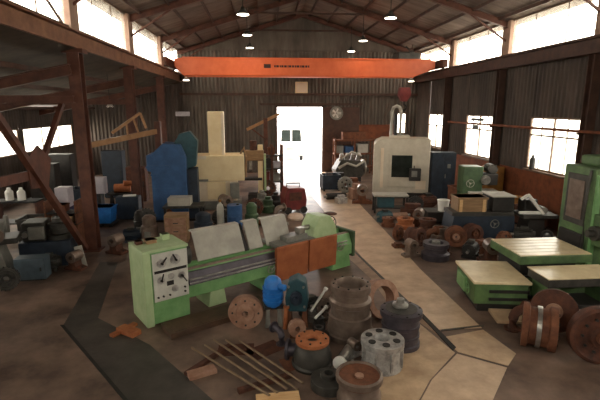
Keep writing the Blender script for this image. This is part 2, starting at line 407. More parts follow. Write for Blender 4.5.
for y in BAYS[1:]:
    struct('tie_beam', MB().ibeam((XO, y - .25, 4.25), (XL, y - .25, 5.6), .3, .2, .025), M_brownred)
    if y < 20: struct('tie_beam', MB().ibeam((XO, y - .25, 4.75), (XL, y - .25, 4.75), .22, .18, .025), M_brownred)
for k in range(4):
    x = XL - 1.2 - 1.5 * k; z = 6.05 - (XL - x) * .25
    struct('purlin', MB().bx(x - .04, x + .04, YB, YE, z - .2, z - .06), M_dkpost)
# red diagonal bracing between the near columns
struct('diagonal_brace', MB().bar((XL, 13.5, .25), (XL, 9.2, 5.0), .16, .14), M_brownred)
struct('diagonal_brace', MB().bar((XL - .12, 11.5, 2.95), (XL - .12, 13.2, 4.6), .12, .12), M_brownred)
struct('diagonal_brace', MB().bar((XL - .12, 11.2, 2.9), (XL - .12, 8.6, 3.0), .12, .22), M_brownred)
struct('gusset_plate', MB().prism([(10.9, 2.6), (11.7, 2.5), (12.0, 3.2), (11.4, 3.6), (10.8, 3.3)], XL - .06, XL - .02, 'yz'), M_brownred)

# ------------------------------------------------------------------ overhead crane
cr = thing('overhead_crane', 'orange overhead travelling crane spanning the hall below the roof', 'crane', (0, 27.0, 0))
g = MB().prism([(-4.95, 6.85), (-4.5, 6.36), (9.1, 6.32), (10.4, 6.8), (10.4, 7.25), (10.1, 7.32), (-4.5, 7.32), (-4.95, 7.25)], -.28, .28, 'xz')
gd = g.build('girder', M_orange, cr, .02)
gd2 = MB().prism([(-5.0, 6.9), (-4.5, 6.5), (9.2, 6.5), (10.4, 6.9), (10.4, 7.3), (-5.0, 7.3)], .95, 1.4, 'xz').build('girder', M_orange, cr, .02)
MB().bx(-4.5, 10.1, -.33, .33, 7.32, 7.36).bx(-4.45, 9.1, -.33, .33, 6.28, 6.32).build('flange', M_orange, gd)
for X, in ((XL + .055,), (XR - .295,)):
    e = MB().bx(X - .14, X + .2, -.95, 2.4, 6.85, 7.3).build('end_truck', M_rustdk, cr, .02)
    for y in (-.7, 2.1): MB().cyl((X - .06, y, 6.98), (X + .06, y, 6.98), .19, n=20).build('wheel', M_dark, e, smooth=True)
# worn painted wording on the girder: a block emblem and a line of strokes
mk = MB().bx(.15, .55, -.292, -.28, 6.78, 7.0)
x = .75
for wdt in (.12, .2, .1, .16, .2, .08, .18, .16, .12, .2, .1, .2, .16, .1):
    mk.bx(x, x + wdt * .75, -.29, -.28, 6.82, 6.94); x += wdt
mk.build('lettering', M_ink, gd)
t = MB().bx(8.2, 9.5, -.15, 1.3, 7.36, 7.75).build('hoist_trolley', M_darkgrey, cr, .02)
MB().cyl((8.4, .55, 7.6), (9.3, .55, 7.6), .28, n=20).build('rope_drum', M_dark, t, smooth=True)
MB().tube([(8.7, .55, 7.4), (8.72, .55, 5.7)], .03).tube([(9.0, .55, 7.4), (8.98, .55, 5.7)], .03).build('hoist_rope', M_dark, t)
hb = MB().prism([(8.55, 5.75), (9.15, 5.75), (9.25, 5.3), (9.0, 4.9), (8.7, 4.9), (8.45, 5.3)], .35, .75, 'xz').build('hook_block', M_maroon, t, .03)
MB().tube([(8.85, .55, 4.95), (8.85, .55, 4.7)] + [(8.85 + .17 * math.sin(a), .55, 4.53 + .17 * math.cos(a)) for a in [i * .35 for i in range(0, 13)]], .05).build('hook', M_dark, hb, smooth=True)
MB().bar((9.3, -.1, 7.4), (8.6, -.1, 8.1), .07, .07).build('collector_arm', M_dark, t)
for X in (-4.35, 9.0):
    lm = MB().rev([(.06, .2), (.08, .12), (.2, 0), (.2, -.02), (.0, -.02)], (X, -.2, 6.1), (0, 0, 1), 20).build('work_light', M_ltgrey, cr, smooth=True)
    MB().cyl((X, -.2, 6.06), (X, -.2, 6.075), .17, n=20).build('lens', M_lamp, lm)

# ------------------------------------------------------------------ ceiling lamps
def high_bay(loc, label, W=120):
    r = thing('high_bay_lamp', label, 'lamp', loc, 0, 'high bay lamps under the roof')
    x, y, z = loc
    s = MB().rev([(.07, .3), (.09, .2), (.14, .16), (.26, .02), (.26, 0), (.245, 0), (.12, .15), (.08, .18), (0, .18)], (0, 0, 0), (0, 0, 1), 28).build('lamp_shade', M_darkgrey, r, smooth=True)
    MB().cyl((0, 0, -.01), (0, 0, .01), .24, n=28).build('lens', M_lamp, r)
    roofz = ZA - abs(x - XA) * sl - .02
    MB().cyl((0, 0, .3), (0, 0, max(.5, roofz - z)), .018, n=8).build('stem', M_dark, r)
    d = bpy.data.lights.new('bulb', 'SPOT'); d.energy = W; d.spot_size = math.radians(150); d.spot_blend = .6; d.shadow_soft_size = .25; d.color = (1, .86, .68)
    o = bpy.data.objects.new('bulb', d); COL.objects.link(o); o.parent = r; o.location = (0, 0, -.02)
    return r
high_bay((-.72, 19.6, 8.3), 'lit high bay lamp nearest of three on the left roof slope')
high_bay((-.72, 24.9, 8.3), 'lit high bay lamp second in the left roof row, behind the nearest')
high_bay((-.72, 30.0, 8.3), 'small lit high bay lamp on the left slope, farthest, by the end wall')
high_bay((5.6, 19.8, 8.3), 'lit high bay lamp nearest on the right roof slope')
high_bay((5.9, 26.4, 8.3), 'lit high bay lamp above the middle of the orange girder on the right slope')
high_bay((6.0, 30.4, 8.2), 'small lit high bay lamp on the right slope, farthest, near the gable wall')
high_bay((9.9, 29.6, 7.95), 'lit high bay lamp low by the right eave behind the crane end')
# ------------------------------------------------------------------ the green lathe
LA = math.radians(33)
lathe = thing('lathe', 'long green lathe with grey chip guards and rust brown apron covers', 'lathe', (-2.45, 8.69, 0), LA)
hs = MB().bx(0, .95, 0, .85, .02, 1.6).build('headstock', M_green, lathe, .025)
MB().bx(-.02, .14, -.04, .87, 0, 1.62).build('end_cover', M_palegreen, lathe, .02)
MB().bx(-.015, .97, -.02, .88, 1.6, 1.66).build('top_cover', M_palegreen, lathe, .015)
cp = MB().bx(.17, .93, -.03, 0, .52, 1.57).build('control_plate', mat('panel_grey_white', '#b9b6ad', '#d2cfc6', rough=.45, scale=3), lathe, .008)
for x, z, r in ((.36, 1.35, .075), (.66, 1.38, .085), (.33, .98, .06), (.55, 1.03, .05), (.78, 1.0, .06), (.62, .74, .055)):
    k = MB().cyl((x, -.03, z), (x, -.05, z), r * 1.3, n=20).build('dial', M_silver, cp, smooth=True)
for x, z, a in ((.36, 1.35, .6), (.66, 1.38, -.5), (.33, .98, .2), (.78, 1.0, 2.6)):
    MB().cyl((x, -.05, z), (x, -.1, z), .025, n=12).bar((x, -.09, z), (x + .16 * math.sin(a), -.11, z + .16 * math.cos(a)), .025, .025).build('lever', M_dark, cp)
for x, z in ((.25, .62), (.36, .62), (.84, .62), (.84, .72), (.5, .62)):
    MB().cyl((x, -.03, z), (x, -.055, z), .022, n=12).build('push_button', M_dark, cp, smooth=True)
MB().bx(.2, .9, -.034, -.03, 1.14, 1.2).bx(.45, .6, -.034, -.03, .83, .93).build('name_plate', M_dark, cp)
MB().cyl((.95, .5, 1.27), (1.02, .5, 1.27), .16, n=28).cyl((1.02, .5, 1.27), (1.16, .5, 1.27), .25, n=32).build('chuck', M_darkgrey, lathe, .008, smooth=True)
bed = MB().prism([(.06, .38), (.84, .38), (.84, 1.0), (.62, 1.0), (.62, .9), (.34, .9), (.34, .97), (.18, .97), (.06, .68)], .95, 6.0, 'yz').build('bed', M_green, lathe, .015)
for y0, z0 in ((.2, .965), (.27, .965), (.66, .995), (.76, .995)):
    MB().prism([(y0, z0), (y0 + .05, z0), (y0 + .025, z0 + .035)], .97, 5.95, 'yz').build('bed_way', M_steel2, bed)
MB().prism([(-.01, .69), (.06, .69), (.17, .95), (.12, .95)], .97, 3.4, 'yz').build('rack_guard', M_dkturned, bed)
MB().cyl((.97, -.0, .82), (5.7, -.0, .82), .022, n=10).build('lead_screw', M_steel, lathe, smooth=True)
MB().cyl((.97, -.0, .73), (5.7, -.0, .73), .018, n=10).build('feed_rod', M_steel, lathe, smooth=True)
for x0, x1 in ((1.5, 1.85), (3.0, 3.4), (5.3, 5.9)):
    MB().prism([(x0 - .06, 0), (x1 + .06, 0), (x1, .4), (x0, .4)], .1, .8, 'xz').build('leg', M_palegreen if x0 < 2 else M_green, lathe, .015)
for x0, x1 in ((1.4, 2.66), (2.8, 3.2), (3.32, 4.1)):
    MB().prism([(.48, 1.02), (.78, 1.68), (.81, 1.67), (.51, 1.0)], x0, x1, 'yz').bx(x0, x1, .78, .95, 1.64, 1.68).build('chip_guard', M_ltgrey, lathe, .008)
MB().prism([(.5, 1.0), (.9, 1.62), (.96, 1.6), (.6, 1.0)], 2.67, 2.79, 'yz').build('guard_post', M_dark, lathe)
sd = MB().bx(3.4, 4.6, .0, .9, .98, 1.1).bx(3.7, 4.4, .15, .45, 1.1, 1.24).build('saddle', M_grey, lathe, .015)
MB().bx(4.15, 4.35, .2, .4, 1.24, 1.4).build('tool_post', M_steel, sd, .01)
for x0, x1, z0, z1 in ((3.2, 4.2, .24, 1.12), (4.24, 5.2, .26, 1.12)):
    MB().prism([(-.1, z0), (-.14, z1), (-.1, z1 + .03), (-.06, z1), (-.05, z0)], x0, x1, 'yz').bx(x0 + .04, x1 - .04, -.06, .03, z0 + .05, z1 - .05).build('apron_cover', M_apron, lathe, .012)
MB().bx(3.4, 5.0, -.05, .06, .55, 1.0).build('apron', M_greendk, lathe, .015)
handwheel('handwheel', M_steel, lathe, (5.4, -.05, .72), (0, -1, 0), .13)
handwheel('handwheel', M_steel, lathe, (3.05, -.1, .62), (0, -1, 0), .11)
ts = MB().prism([(4.6, 1.0), (5.5, 1.0), (5.45, 1.3), (5.25, 1.58), (4.85, 1.62), (4.68, 1.35)], .2, .78, 'xz').build('tailstock', M_palegreen, lathe, .03)
MB().cyl((4.5, .47, 1.3), (4.75, .47, 1.3), .07, n=20).cyl((4.4, .47, 1.3), (4.5, .47, 1.3), .0, .05, n=20).build('quill', M_steel, ts, smooth=True)
handwheel('handwheel', M_darkgrey, ts, (5.55, .47, 1.3), (1, 0, 0), .17)
MB().bx(5.95, 6.05, .02, .88, .3, 1.05).build('bed_end_plate', M_greendk, lathe, .015)

mb = MB().bx(0, 2.15, -.58, 0, 0, .1)
dt = single('drip_tray', 'dark rusty steel plate lying on the floor along the front of the green lathe', 'steel plate', MB().bx(0, 2.35, -.55, .05, 0, .12).bx(.1, 2.25, -.5, 0, .12, .128), mat('brown_tray_steel', '#3a2a20', '#5d4636', rough=.5, scale=3), (-2.15, 8.62, 0), math.radians(31))
single('timber_block', 'orange brown packing block at the foot of the green headstock', 'block', MB().bx(-.45, .05, -.12, .1, 0, .1).bx(-.42, -.3, -.3, .3, .0, .06), M_orust, (-2.62, 8.4, 0), math.radians(-35))

# ------------------------------------------------------------------ castings in front of the lathe
def ring_casting(name, label, cat, loc, prof, m, bolts=None, tilt=(0, 0, 0), group=None, m2=None):
    r = thing(name, label, cat, loc, 0, group); r.rotation_euler = tilt
    b = MB().rev(prof, n=44, closed=True).build('ring_body', m, r, smooth=True)
    if bolts:
        R, z, k, br = bolts
        for i in range(k):
            a = 2 * PI * i / k
            MB().cyl((R * math.cos(a), R * math.sin(a), z), (R * math.cos(a), R * math.sin(a), z + .02), br, n=6).build('bolt', m2 or M_dark, r)
    return r
ring_casting('bearing_shell', 'tall grey brown stepped steel ring, largest casting on the floor', 'ring casting', (1.7, 8.12, 0),
    [(.27, 0), (.49, 0), (.49, .1), (.45, .12), (.43, .35), (.43, .37), (.43, .45), (.39, .47), (.39, .66), (.42, .68), (.42, .76), (.36, .8), (.36, .92), (.4, .94), (.4, 1.08), (.3, 1.1), (.28, 1.02)], M_steel2, (.345, 1.09, 10, .02))
ring_casting('bearing_shell', 'dark violet grey ribbed cylinder on the aisle edge', 'ring casting', (2.6, 7.65, 0),
    [(.22, 0), (.38, 0), (.38, .08), (.35, .1), (.35, .2), (.365, .21), (.365, .26), (.35, .27), (.35, .4), (.365, .41), (.365, .46), (.35, .47), (.35, .6), (.4, .62), (.4, .72), (.3, .74), (.24, .7)], M_dkturned, (.36, .72, 8, .022))
hub = bpy.data.objects['bearing_shell.001']
single('bearing_cone', 'small bright steel cone sitting on the dark ribbed cylinder', 'bearing cone', MB().rev([(0, 0), (.15, 0), (.15, .05), (.08, .08), (.07, .16), (0, .17)]), M_steel, (2.6, 7.72, .75), smooth=True)
# the cap rests on a plate over the bore
MB().cyl((0, 0, .7), (0, 0, .745), .3, n=32).build('cover_plate', M_darkgrey, hub, smooth=True)
ring_casting('rust_ring', 'rust brown ring leaning upright behind the dark ribbed cylinder', 'ring casting', (2.5, 8.8, .42),
    [(.28, -.14), (.42, -.14), (.42, .14), (.28, .14)], M_rustpink, None, (math.radians(72), 0, math.radians(25)))
near = ring_casting('pump_ring', 'brown topped round casting at the bottom edge, nearest the camera', 'ring casting', (1.45, 6.1, 0),
    [(.2, 0), (.35, 0), (.35, .1), (.32, .14), (.32, .32), (.37, .34), (.37, .42), (.33, .44), (.32, .4), (.2, .36)], M_steel2, None)
MB().rev([(.06, .3), (.325, .3), (.325, .4), (.06, .37)], n=40, closed=True).build('rust_disc', M_rust, near, smooth=True)
MB().rev([(0, .3), (.07, .3), (.07, .4), (0, .4)], n=20).build('centre_boss', M_rustpink, near, smooth=True)
# gear housing, silver
gh = thing('gear_housing', 'silver grey gear housing with dark round holes in front of the dark cylinder', 'housing', (2.05, 6.95, 0), math.radians(12))
MB().rev([(.18, 0), (.36, 0), (.36, .06), (.33, .1), (.33, .4), (.38, .42), (.38, .52), (.14, .54), (.12, .48), (.12, .1)], n=40, closed=True).build('housing_body', M_silver, gh, smooth=True)
for i in range(8):
    a = 2 * PI * i / 8
    MB().bx(.32, .38, -.02, .02, .06, .42).build('rib', M_silver, gh, .004).rotation_euler = (0, 0, a)
for i in range(6):
    a = 2 * PI * i / 6 + .3
    MB().cyl((.25 * math.cos(a), .25 * math.sin(a), .53), (.25 * math.cos(a), .25 * math.sin(a), .545), .065, n=20).build('bore', M_dark, gh)
# motor-like block with orange flange face
vb = thing('valve_body', 'dark casting with an orange brown round flange on top', 'valve', (.82, 7.1, 0), math.radians(165))
MB().rev([(0, 0), (.36, 0), (.37, .05), (.33, .08), (.35, .2), (.3, .36), (.28, .4), (.28, .44), (0, .44)], n=36).build('valve_casting', M_darkgrey, vb, smooth=True)
MB().rev([(.1, .44), (.3, .44), (.3, .5), (.28, .51), (.12, .51), (.1, .48)], n=36, closed=True).build('top_flange', M_orust, vb, smooth=True)
MB().cyl((.2, 0, .24), (.42, 0, .24), .12, n=24).cyl((.42, 0, .24), (.47, 0, .24), .19, n=28).build('side_branch', M_dkturned, vb, smooth=True)
for i in range(8):
    a = 2 * PI * i / 8
    MB().cyl((.24 * math.cos(a), .24 * math.sin(a), .51), (.24 * math.cos(a), .24 * math.sin(a), .53), .018, n=6).build('bolt', M_dark, vb)
single('gear_blank', 'dark grey gear blank lying flat beside the orange flanged casting', 'gear', (lambda m: m.rev([(.08, 0), (.3, 0), (.3, .16), (.14, .18), (.14, .26), (.08, .26)], n=36, closed=True))(MB()), M_darkgrey, (1.02, 6.42, 0), smooth=True)
sh = thing('shaft', 'short bright steel shaft with a white end between dark castings', 'shaft', (1.42, 7.1, .13), math.radians(60))
MB().cyl((-.25, 0, 0), (.25, 0, 0), .1, n=24).build('shaft_body', M_steel, sh, smooth=True)
MB().cyl((-.3, 0, 0), (-.25, 0, 0), .13, n=24).build('collar', M_bright, sh, smooth=True); MB().cyl((.25, 0, 0), (.33, 0, 0), .065, n=20).build('journal', M_steel, sh, smooth=True)
sh2 = thing('shaft_coupling', 'small bright coupling in front of the silver housing', 'coupling', (1.62, 6.78, .1), math.radians(-20))
MB().cyl((-.12, 0, 0), (.12, 0, 0), .06, n=20).build('sleeve', M_steel, sh2, smooth=True)
MB().cyl((-.16, 0, 0), (-.12, 0, 0), .1, n=20).cyl((.12, 0, 0), (.16, 0, 0), .1, n=20).build('coupling_flange', M_silver, sh2, smooth=True)
single('pump_casing', 'black pump casing lying between the tall ring and silver housing', 'pump', MB().rev([(0, 0), (.2, 0), (.24, .08), (.2, .2), (.1, .24), (.1, .34), (.06, .34), (.06, .2)], n=28).cyl((.1, 0, .12), (.34, .06, .12), .07, n=18), M_dark, (1.03, 7.8, 0), 1.2, smooth=True)
# flange disc standing on edge
fd = thing('flange_disc', 'pale rust flange disc standing on edge before the lathe bed', 'flange', (-.41, 8.5, .36)); fd.rotation_euler = (math.radians(90), 0, math.radians(-6))
MB().rev([(.07, -.1), (.36, -.1), (.36, .03), (.2, .04), (.18, .08), (.07, .08)], n=44, closed=True).build('disc', M_rustpink, fd, smooth=True)
for i in range(8):
    a = 2 * PI * i / 8
    MB().cyl((.27 * math.cos(a), .27 * math.sin(a), .03), (.27 * math.cos(a), .27 * math.sin(a), .05), .02, n=12).build('bolt_hole', M_dark, fd)
# blue pump on a stand
bp_ = thing('pump', 'bright blue pump unit on a grey two legged stand beside the flange disc', 'pump', (.16, 8.55, 0), math.radians(5))
MB().rev([(0, .36), (.12, .36), (.17, .42), (.18, .66), (.15, .8), (.09, .85), (0, .86)], n=28).build('pump_body', M_blue2, bp_, smooth=True)
for z in (.46, .53, .6, .67): MB().rev([(.175, z), (.195, z), (.195, z + .02), (.175, z + .02)], n=28, closed=True).build('cooling_fin', M_blue2, bp_, smooth=True)
MB().cyl((.1, -.1, .72), (.2, -.2, .72), .05, n=16).build('outlet', M_blue2, bp_, smooth=True)
for x in (-.1, .12): MB().prism([(x - .06, 0), (x + .06, 0), (x + .04, .05), (x + .03, .38), (x - .03, .38), (x - .04, .05)], -.06, .06, 'xz').build('leg', M_grey, bp_, .006)
MB().bx(-.17, .19, -.12, .12, .34, .38).build('base_plate', M_dark, bp_, .005)
gb = thing('gearbox', 'dark teal gearbox on brown feet to the right of the blue pump', 'gearbox', (.66, 8.6, 0), math.radians(-8))
MB().prism([(-.2, .3), (.2, .3), (.24, .5), (.18, .82), (.02, .9), (-.16, .82), (-.22, .55)], -.18, .18, 'xz').build('gear_case', M_teal, gb, .025)
MB().cyl((0, -.18, .56), (0, -.26, .56), .12, n=24).cyl((0, -.26, .56), (0, -.36, .56), .05, n=16).build('bearing_cap', M_navy, gb, smooth=True)
for x in (-.16, .16): MB().prism([(x - .07, 0), (x + .07, 0), (x + .04, .3), (x - .04, .3)], -.15, .15, 'xz').build('foot', M_rust, gb, .008)
for x, z in ((-.15, .75), (.14, .75), (-.16, .4), (.16, .4)): MB().cyl((x, -.18, z), (x, -.2, z), .025, n=6).build('bolt', M_steel, gb)
cb = thing('casting', 'small pinkish round casting at the feet of the dark teal gearbox', 'casting', (.62, 8.08, 0))
MB().rev([(.05, -.09), (.17, -.09), (.19, 0), (.17, .09), (.05, .09)], (0, 0, .19), (.1, -1, .15), 32, closed=True).build('ring_body', M_rustpink, cb, smooth=True)
MB().bx(-.14, .14, -.08, .08, 0, .06).build('foot', M_rust, cb, .008)
single('bar_stub', 'slim upright rusty bar stub between blue pump and teal gearbox', 'bar', MB().cyl((0, 0, 0), (.03, 0, .46), .045, n=14).cyl((.03, 0, .46), (.031, 0, .5), .065, n=14), M_orust, (.4, 8.42, 0), smooth=True)
for i, (x, y, r, label, m) in enumerate((
    (1.1, 8.35, .13, 'black round blank lying left of the tall steel ring', M_dark),
    (1.02, 8.75, .14, 'shiny grey blank under the right end of the apron covers', M_steel),
    (1.35, 8.95, .15, 'brown round blank behind the tall steel ring', M_rust))):
    single('round_blank', label, 'blank', MB().rev([(0, 0), (r, 0), (r, .12), (r * .8, .15), (r * .8, .26), (r * .45, .28), (r * .45, .34), (0, .34)], n=28), m, (x, y, 0), smooth=True)
for i, (a, b, label) in enumerate((((.95, 8.55, .3), (1.3, 8.9, .62), 'short bright bolt bar leaning beside the dark teal gearbox, upper'), ((1.0, 8.2, .32), (1.25, 8.45, .42), 'short bright bolt bar resting on the round blanks, lower'))):
    c = [(p + q) / 2 for p, q in zip(a, b)]
    q0 = [p - k for p, k in zip(a, c)]; q1 = [p - k for p, k in zip(b, c)]
    single('bolt_bar', label, 'bolt', MB().cyl(q0, q1, .028, n=12).cyl(q1, [v * 1.2 for v in q1], .05, n=6), M_bright, c, smooth=True)

# steel bars on the floor, slab and board
bars = [(((192, 352), (270, 401)), 'leftmost of the long steel bars lying on the floor'),
        (((205, 349), (278, 398)), 'second from the left of the long steel bars on the floor'),
        (((214, 344), (287, 394)), 'middle one of the long steel bars on the floor'),
        (((226, 344), (298, 395)), 'second from the right of the long steel bars on the floor'),
        (((240, 345), (303, 388)), 'rightmost of the long steel bars lying on the floor')]
for (a, b), label in bars:
    p, q = Vector(G(*a)), Vector(G(*b)); c = (p + q) / 2; c.z = .09
    q = (q - p) / 2; q.z = 0
    single('steel_bar', label, 'steel bar', MB().cyl(-q, q, .022, n=10), M_rod, c, group='long steel bars on the floor', smooth=True)
for (a, b), label in ((((186, 376), (232, 346)), 'dark timber bearer under the far ends of the steel bars'), (((238, 393), (292, 376)), 'dark timber bearer under the near ends of the steel bars')):
    p, q = Vector(G(*a)), Vector(G(*b)); c = (p + q) / 2; q = (q - p) / 2
    single('bearer', label, 'bearer', MB().bar(-q, q, .1, .066), M_rustdk, (c.x, c.y, .033), bevel=.004)
p = G(202, 374); single('steel_slab', 'small pinkish steel slab on the floor left of the steel bars', 'slab', MB().bx(-.24, .24, -.11, .11, 0, .07), M_rustpink, p, math.radians(24))
p = G(278, 402); single('wooden_board', 'pale wooden board at the bottom edge before the steel bars', 'board', MB().bx(-.34, .34, -.2, .12, 0, .09), M_wood, p, math.radians(3))
for i, (u, v, label) in enumerate(((236, 350, 'flat brown scrap plate under the upper ends of the bars'), (300, 362, 'dull brown plate on the floor right of the bars'), (265, 350, 'brown square plate behind the bars below the blue pump'))):
    single('scrap_plate', label, 'plate', MB().bx(-.34, .34, -.2, .2, 0, .012), M_rustdk if i != 1 else M_rust, G(u, v), .3 * i, bevel=.003)

# ------------------------------------------------------------------ green boring mill at the right
bm_ = thing('boring_mill', 'green horizontal boring mill with tan table tops and tall column', 'boring mill', (6.0, 9.6, 0))
base = MB().bx(.12, 2.6, -.3, 1.0, 0, .55).build('bed', M_gmill, bm_, .03)
for y in (-.2, .05, .3, .55, .8): MB().bx(.15, 1.7, y - .03, y + .03, .55, .6).build('bed_way', M_darkgrey, base)
t1 = MB().bx(-.05, 1.75, -.3, 1.1, .9, 1.1).build('work_table', M_gmill, bm_, .02)
tp = MB()
for k in range(6):
    y = -.27 + k * .23; tp.bx(-.03, 1.73, y, y + .2, 1.1, 1.125)
tp.build('table_top', M_tantop, t1, .003)
MB().bx(.1, 1.5, -.1, .9, .55, .9).build('saddle', M_dark, bm_, .02)
col_ = MB().bx(2.08, 3.3, .35, 1.5, .5, 3.05).build('column', M_gmill, bm_, .04)
MB().bx(2.42, 3.25, .4, 1.4, 3.05, 3.3).build('column_cap', M_gmill, col_, .05)
MB().bx(2.09, 2.22, .28, .35, .6, 2.9).build('slide_way', M_green, col_, .005); MB().bx(2.8, 2.95, .28, .35, .6, 2.9).build('slide_way', M_green, col_, .005)
hd = MB().bx(2.12, 2.75, -.1, .34, 1.15, 1.95).build('spindle_head', M_gmill, bm_, .04)
MB().cyl((2.12, .12, 1.5), (2.0, .12, 1.5), .18, n=28).cyl((2.0, .12, 1.5), (1.85, .12, 1.5), .09, n=24).build('spindle', M_darkgrey, hd, smooth=True)
MB().bx(2.22, 2.62, -.13, -.1, 1.4, 1.85).build('control_panel', M_dark, hd, .006)
handwheel('handwheel', M_dark, hd, (2.42, -.16, 1.28), (0, -1, 0), .12)
MB().bx(2.32, 2.75, .29, .35, 2.0, 2.85).build('cover_panel', M_darkgrey, col_, .01)
MB().tube([(2.6, .15, 2.9), (2.95, .0, 2.4), (2.9, -.1, 1.6), (2.5, -.2, 1.3)], .03).build('hose', M_dark, bm_, smooth=True)
MB().bx(2.05, 2.085, .55, 1.3, 1.55, 2.85).build('side_cover', M_darkgrey, col_, .008)
MB().bx(2.03, 2.055, .65, 1.2, 1.7, 2.7).build('side_panel', M_steel2, col_, .006)
MB().bx(2.0, 2.085, .5, 1.35, .65, 1.35).build('cable_box', M_dark, col_, .015)
MB().tube([(2.04, .48, 3.0), (1.95, .42, 2.2), (2.0, .42, 1.2), (2.05, .5, .9)], .035).build('conduit', M_darkgrey, col_, smooth=True)
bl = thing('bed_block', 'low green machine bed with tan top in front of the boring mill, by the aisle', 'machine bed', (5.35, 9.35, 0), math.radians(-8))
MB().prism([(-.62, .2), (.55, .2), (.55, .68), (-.62, .68)], -.62, .72, 'xz').build('bed', M_gmill, bl, .02)
MB().bx(-.66, .6, -.66, .76, .68, .74).build('table_top', M_tantop, bl, .01)
MB().bx(-.5, .45, -.55, .6, 0, .2).build('plinth', M_dark, bl, .01)
for z in (.3, .48): MB().bx(-.3, .56, -.66, -.62, z, z + .06).build('rail', M_dark, bl)
handwheel('handwheel', M_green, bl, (-.68, -.3, .46), (-1, 0, 0), .14)
MB().bx(-.68, -.6, -.1, .5, .26, .6).build('apron', M_green, bl, .02)
pl = thing('plate_stack', 'thick pale steel table block beside the boring mill, before its column', 'table', (6.75, 8.65, 0))
MB().bx(-.75, .95, -.35, .4, .74, .93).build('table_slab', M_darkgrey, pl, .01)
MB().bx(-.77, .97, -.37, .42, .93, .955).build('table_top', M_tantop, pl, .006)
for x in (-.55, .75): MB().bx(x - .12, x + .12, -.28, .32, 0, .74).build('leg', M_gmill, pl, .01)
MB().bx(-.75, .95, -.3, .34, .2, .3).build('stretcher', M_dark, pl, .01)
single('checker_plate', 'pale steel step plate on the floor at the foot of the green bed', 'plate', MB().bx(-.5, .5, -.3, .3, 0, .07), M_aisle2, G(516, 318), math.radians(-10))
# rusty couplings in the right foreground
w1 = thing('coupling_drum', 'rusty coupling drum on its side with a bright machined strip', 'coupling', (5.2, 7.3, .42)); w1.rotation_euler = (0, math.radians(90), math.radians(-32))
MB().rev([(.12, -.3), (.42, -.3), (.42, -.2), (.36, -.18), (.36, .14), (.42, .16), (.42, .28), (.12, .28)], n=44, closed=True).build('drum_body', M_rust, w1, smooth=True)
MB().rev([(.385, -.06), (.392, -.06), (.392, .02), (.385, .02)], n=44, closed=True).build('machined_band', M_steel, w1, smooth=True)
for i in range(8):
    a = 2 * PI * i / 8
    MB().cyl((.3 * math.cos(a), .3 * math.sin(a), .28), (.3 * math.cos(a), .3 * math.sin(a), .31), .03, n=6).build('bolt', M_dark, w1)
w2 = thing('flanged_casting', 'big dark rust flange wheel standing at the right edge', 'casting', (5.95, 6.75, .52)); w2.rotation_euler = (math.radians(86), 0, math.radians(-12))
MB().rev([(.1, -.12), (.5, -.12), (.52, -.08), (.52, .08), (.46, .1), (.4, .06), (.22, .06), (.2, .14), (.1, .14)], n=48, closed=True).build('wheel_rim', M_rustdk, w2, smooth=True)
MB().rev([(.03, .1), (.12, .1), (.12, .22), (.03, .22)], n=28, closed=True).build('hub', M_rust, w2, smooth=True)
for i in range(10):
    a = 2 * PI * i / 10
    MB().cyl((.31 * math.cos(a), .31 * math.sin(a), .06), (.31 * math.cos(a), .31 * math.sin(a), .09), .028, n=6).build('bolt', M_dark, w2)
w3 = thing('flanged_casting', 'rust flange wheel leaning behind the coupling drum, partly hidden', 'casting', (5.85, 7.85, .46)); w3.rotation_euler = (math.radians(80), 0, math.radians(-30))
MB().rev([(.16, -.06), (.44, -.06), (.44, .06), (.16, .06)], n=44, closed=True).build('wheel_rim', M_rustdk, w3, smooth=True)
MB().rev([(.06, -.08), (.16, -.08), (.16, .1), (.06, .1)], n=28, closed=True).build('hub', M_rustpink, w3, smooth=True)
for i, (x, y, r, label) in enumerate(((6.3, 7.5, .24, 'dark rusty blank on the floor behind the big flange wheel'), (6.6, 7.1, .2, 'rusty round blank right behind the big flange wheel, at the frame edge'))):
    single('round_blank', label, 'blank', MB().rev([(0, 0), (r, 0), (r, .2), (r * .6, .25), (r * .6, .5), (0, .5)], n=28), [M_rustdk, M_rust][i], (x, y, 0), smooth=True)
# ------------------------------------------------------------------ white machining centre, right of the aisle
vm = thing('machining_centre', 'white enclosed machining centre with dark window, right of the aisle', 'machine', (5.55, 21.7, 0), math.radians(-14))
enc = MB().prism([(.0, .3), (2.75, .3), (2.75, 3.0), (.4, 3.0), (.12, 2.88), (0, 2.7)], 0, 1.9, 'xz').build('enclosure', M_white, vm, .04)
MB().bx(.35, .5, -.03, 0, .55, 2.55).build('corner_strip', M_cream2, enc, .01)
MB().bx(.05, 2.65, .1, 1.8, 0, .35).build('plinth', M_dark, vm, .01)
dr = MB().bx(.75, 2.1, -.05, .0, .6, 2.3).build('sliding_door', M_white, vm, .015)
MB().bx(.9, 1.9, -.06, -.05, 1.1, 2.2).build('door_window', M_screen, dr, .01)
MB().bx(1.98, 2.02, -.12, -.06, 1.1, 1.7).build('handle', M_dark, dr, .006)
cpn = MB().bx(1.75, 2.3, -.5, -.25, 1.0, 1.6).build('control_panel', M_dark, vm, .02)
MB().bx(1.85, 2.12, -.51, -.5, 1.2, 1.5).build('screen', M_grey, cpn, .005)
MB().bx(1.95, 2.1, -.3, 0, 1.2, 1.35).build('panel_arm', M_dark, cpn)
MB().bx(.8, 1.8, .6, 1.7, 3.0, 3.12).build('head_cover', M_white, vm, .03)
MB().tube([(.85, .9, 3.0), (.85, .9, 4.3), (.92, .9, 4.52), (1.08, .9, 4.6), (1.24, .9, 4.52), (1.3, .9, 4.3), (1.3, .9, 3.0)], .09, 10).build('cable_carrier', M_ltgrey, vm, smooth=True)
MB().bx(1.0, 1.15, 1.0, 1.3, 3.1, 4.2).build('rear_column', M_dark, vm, .02)
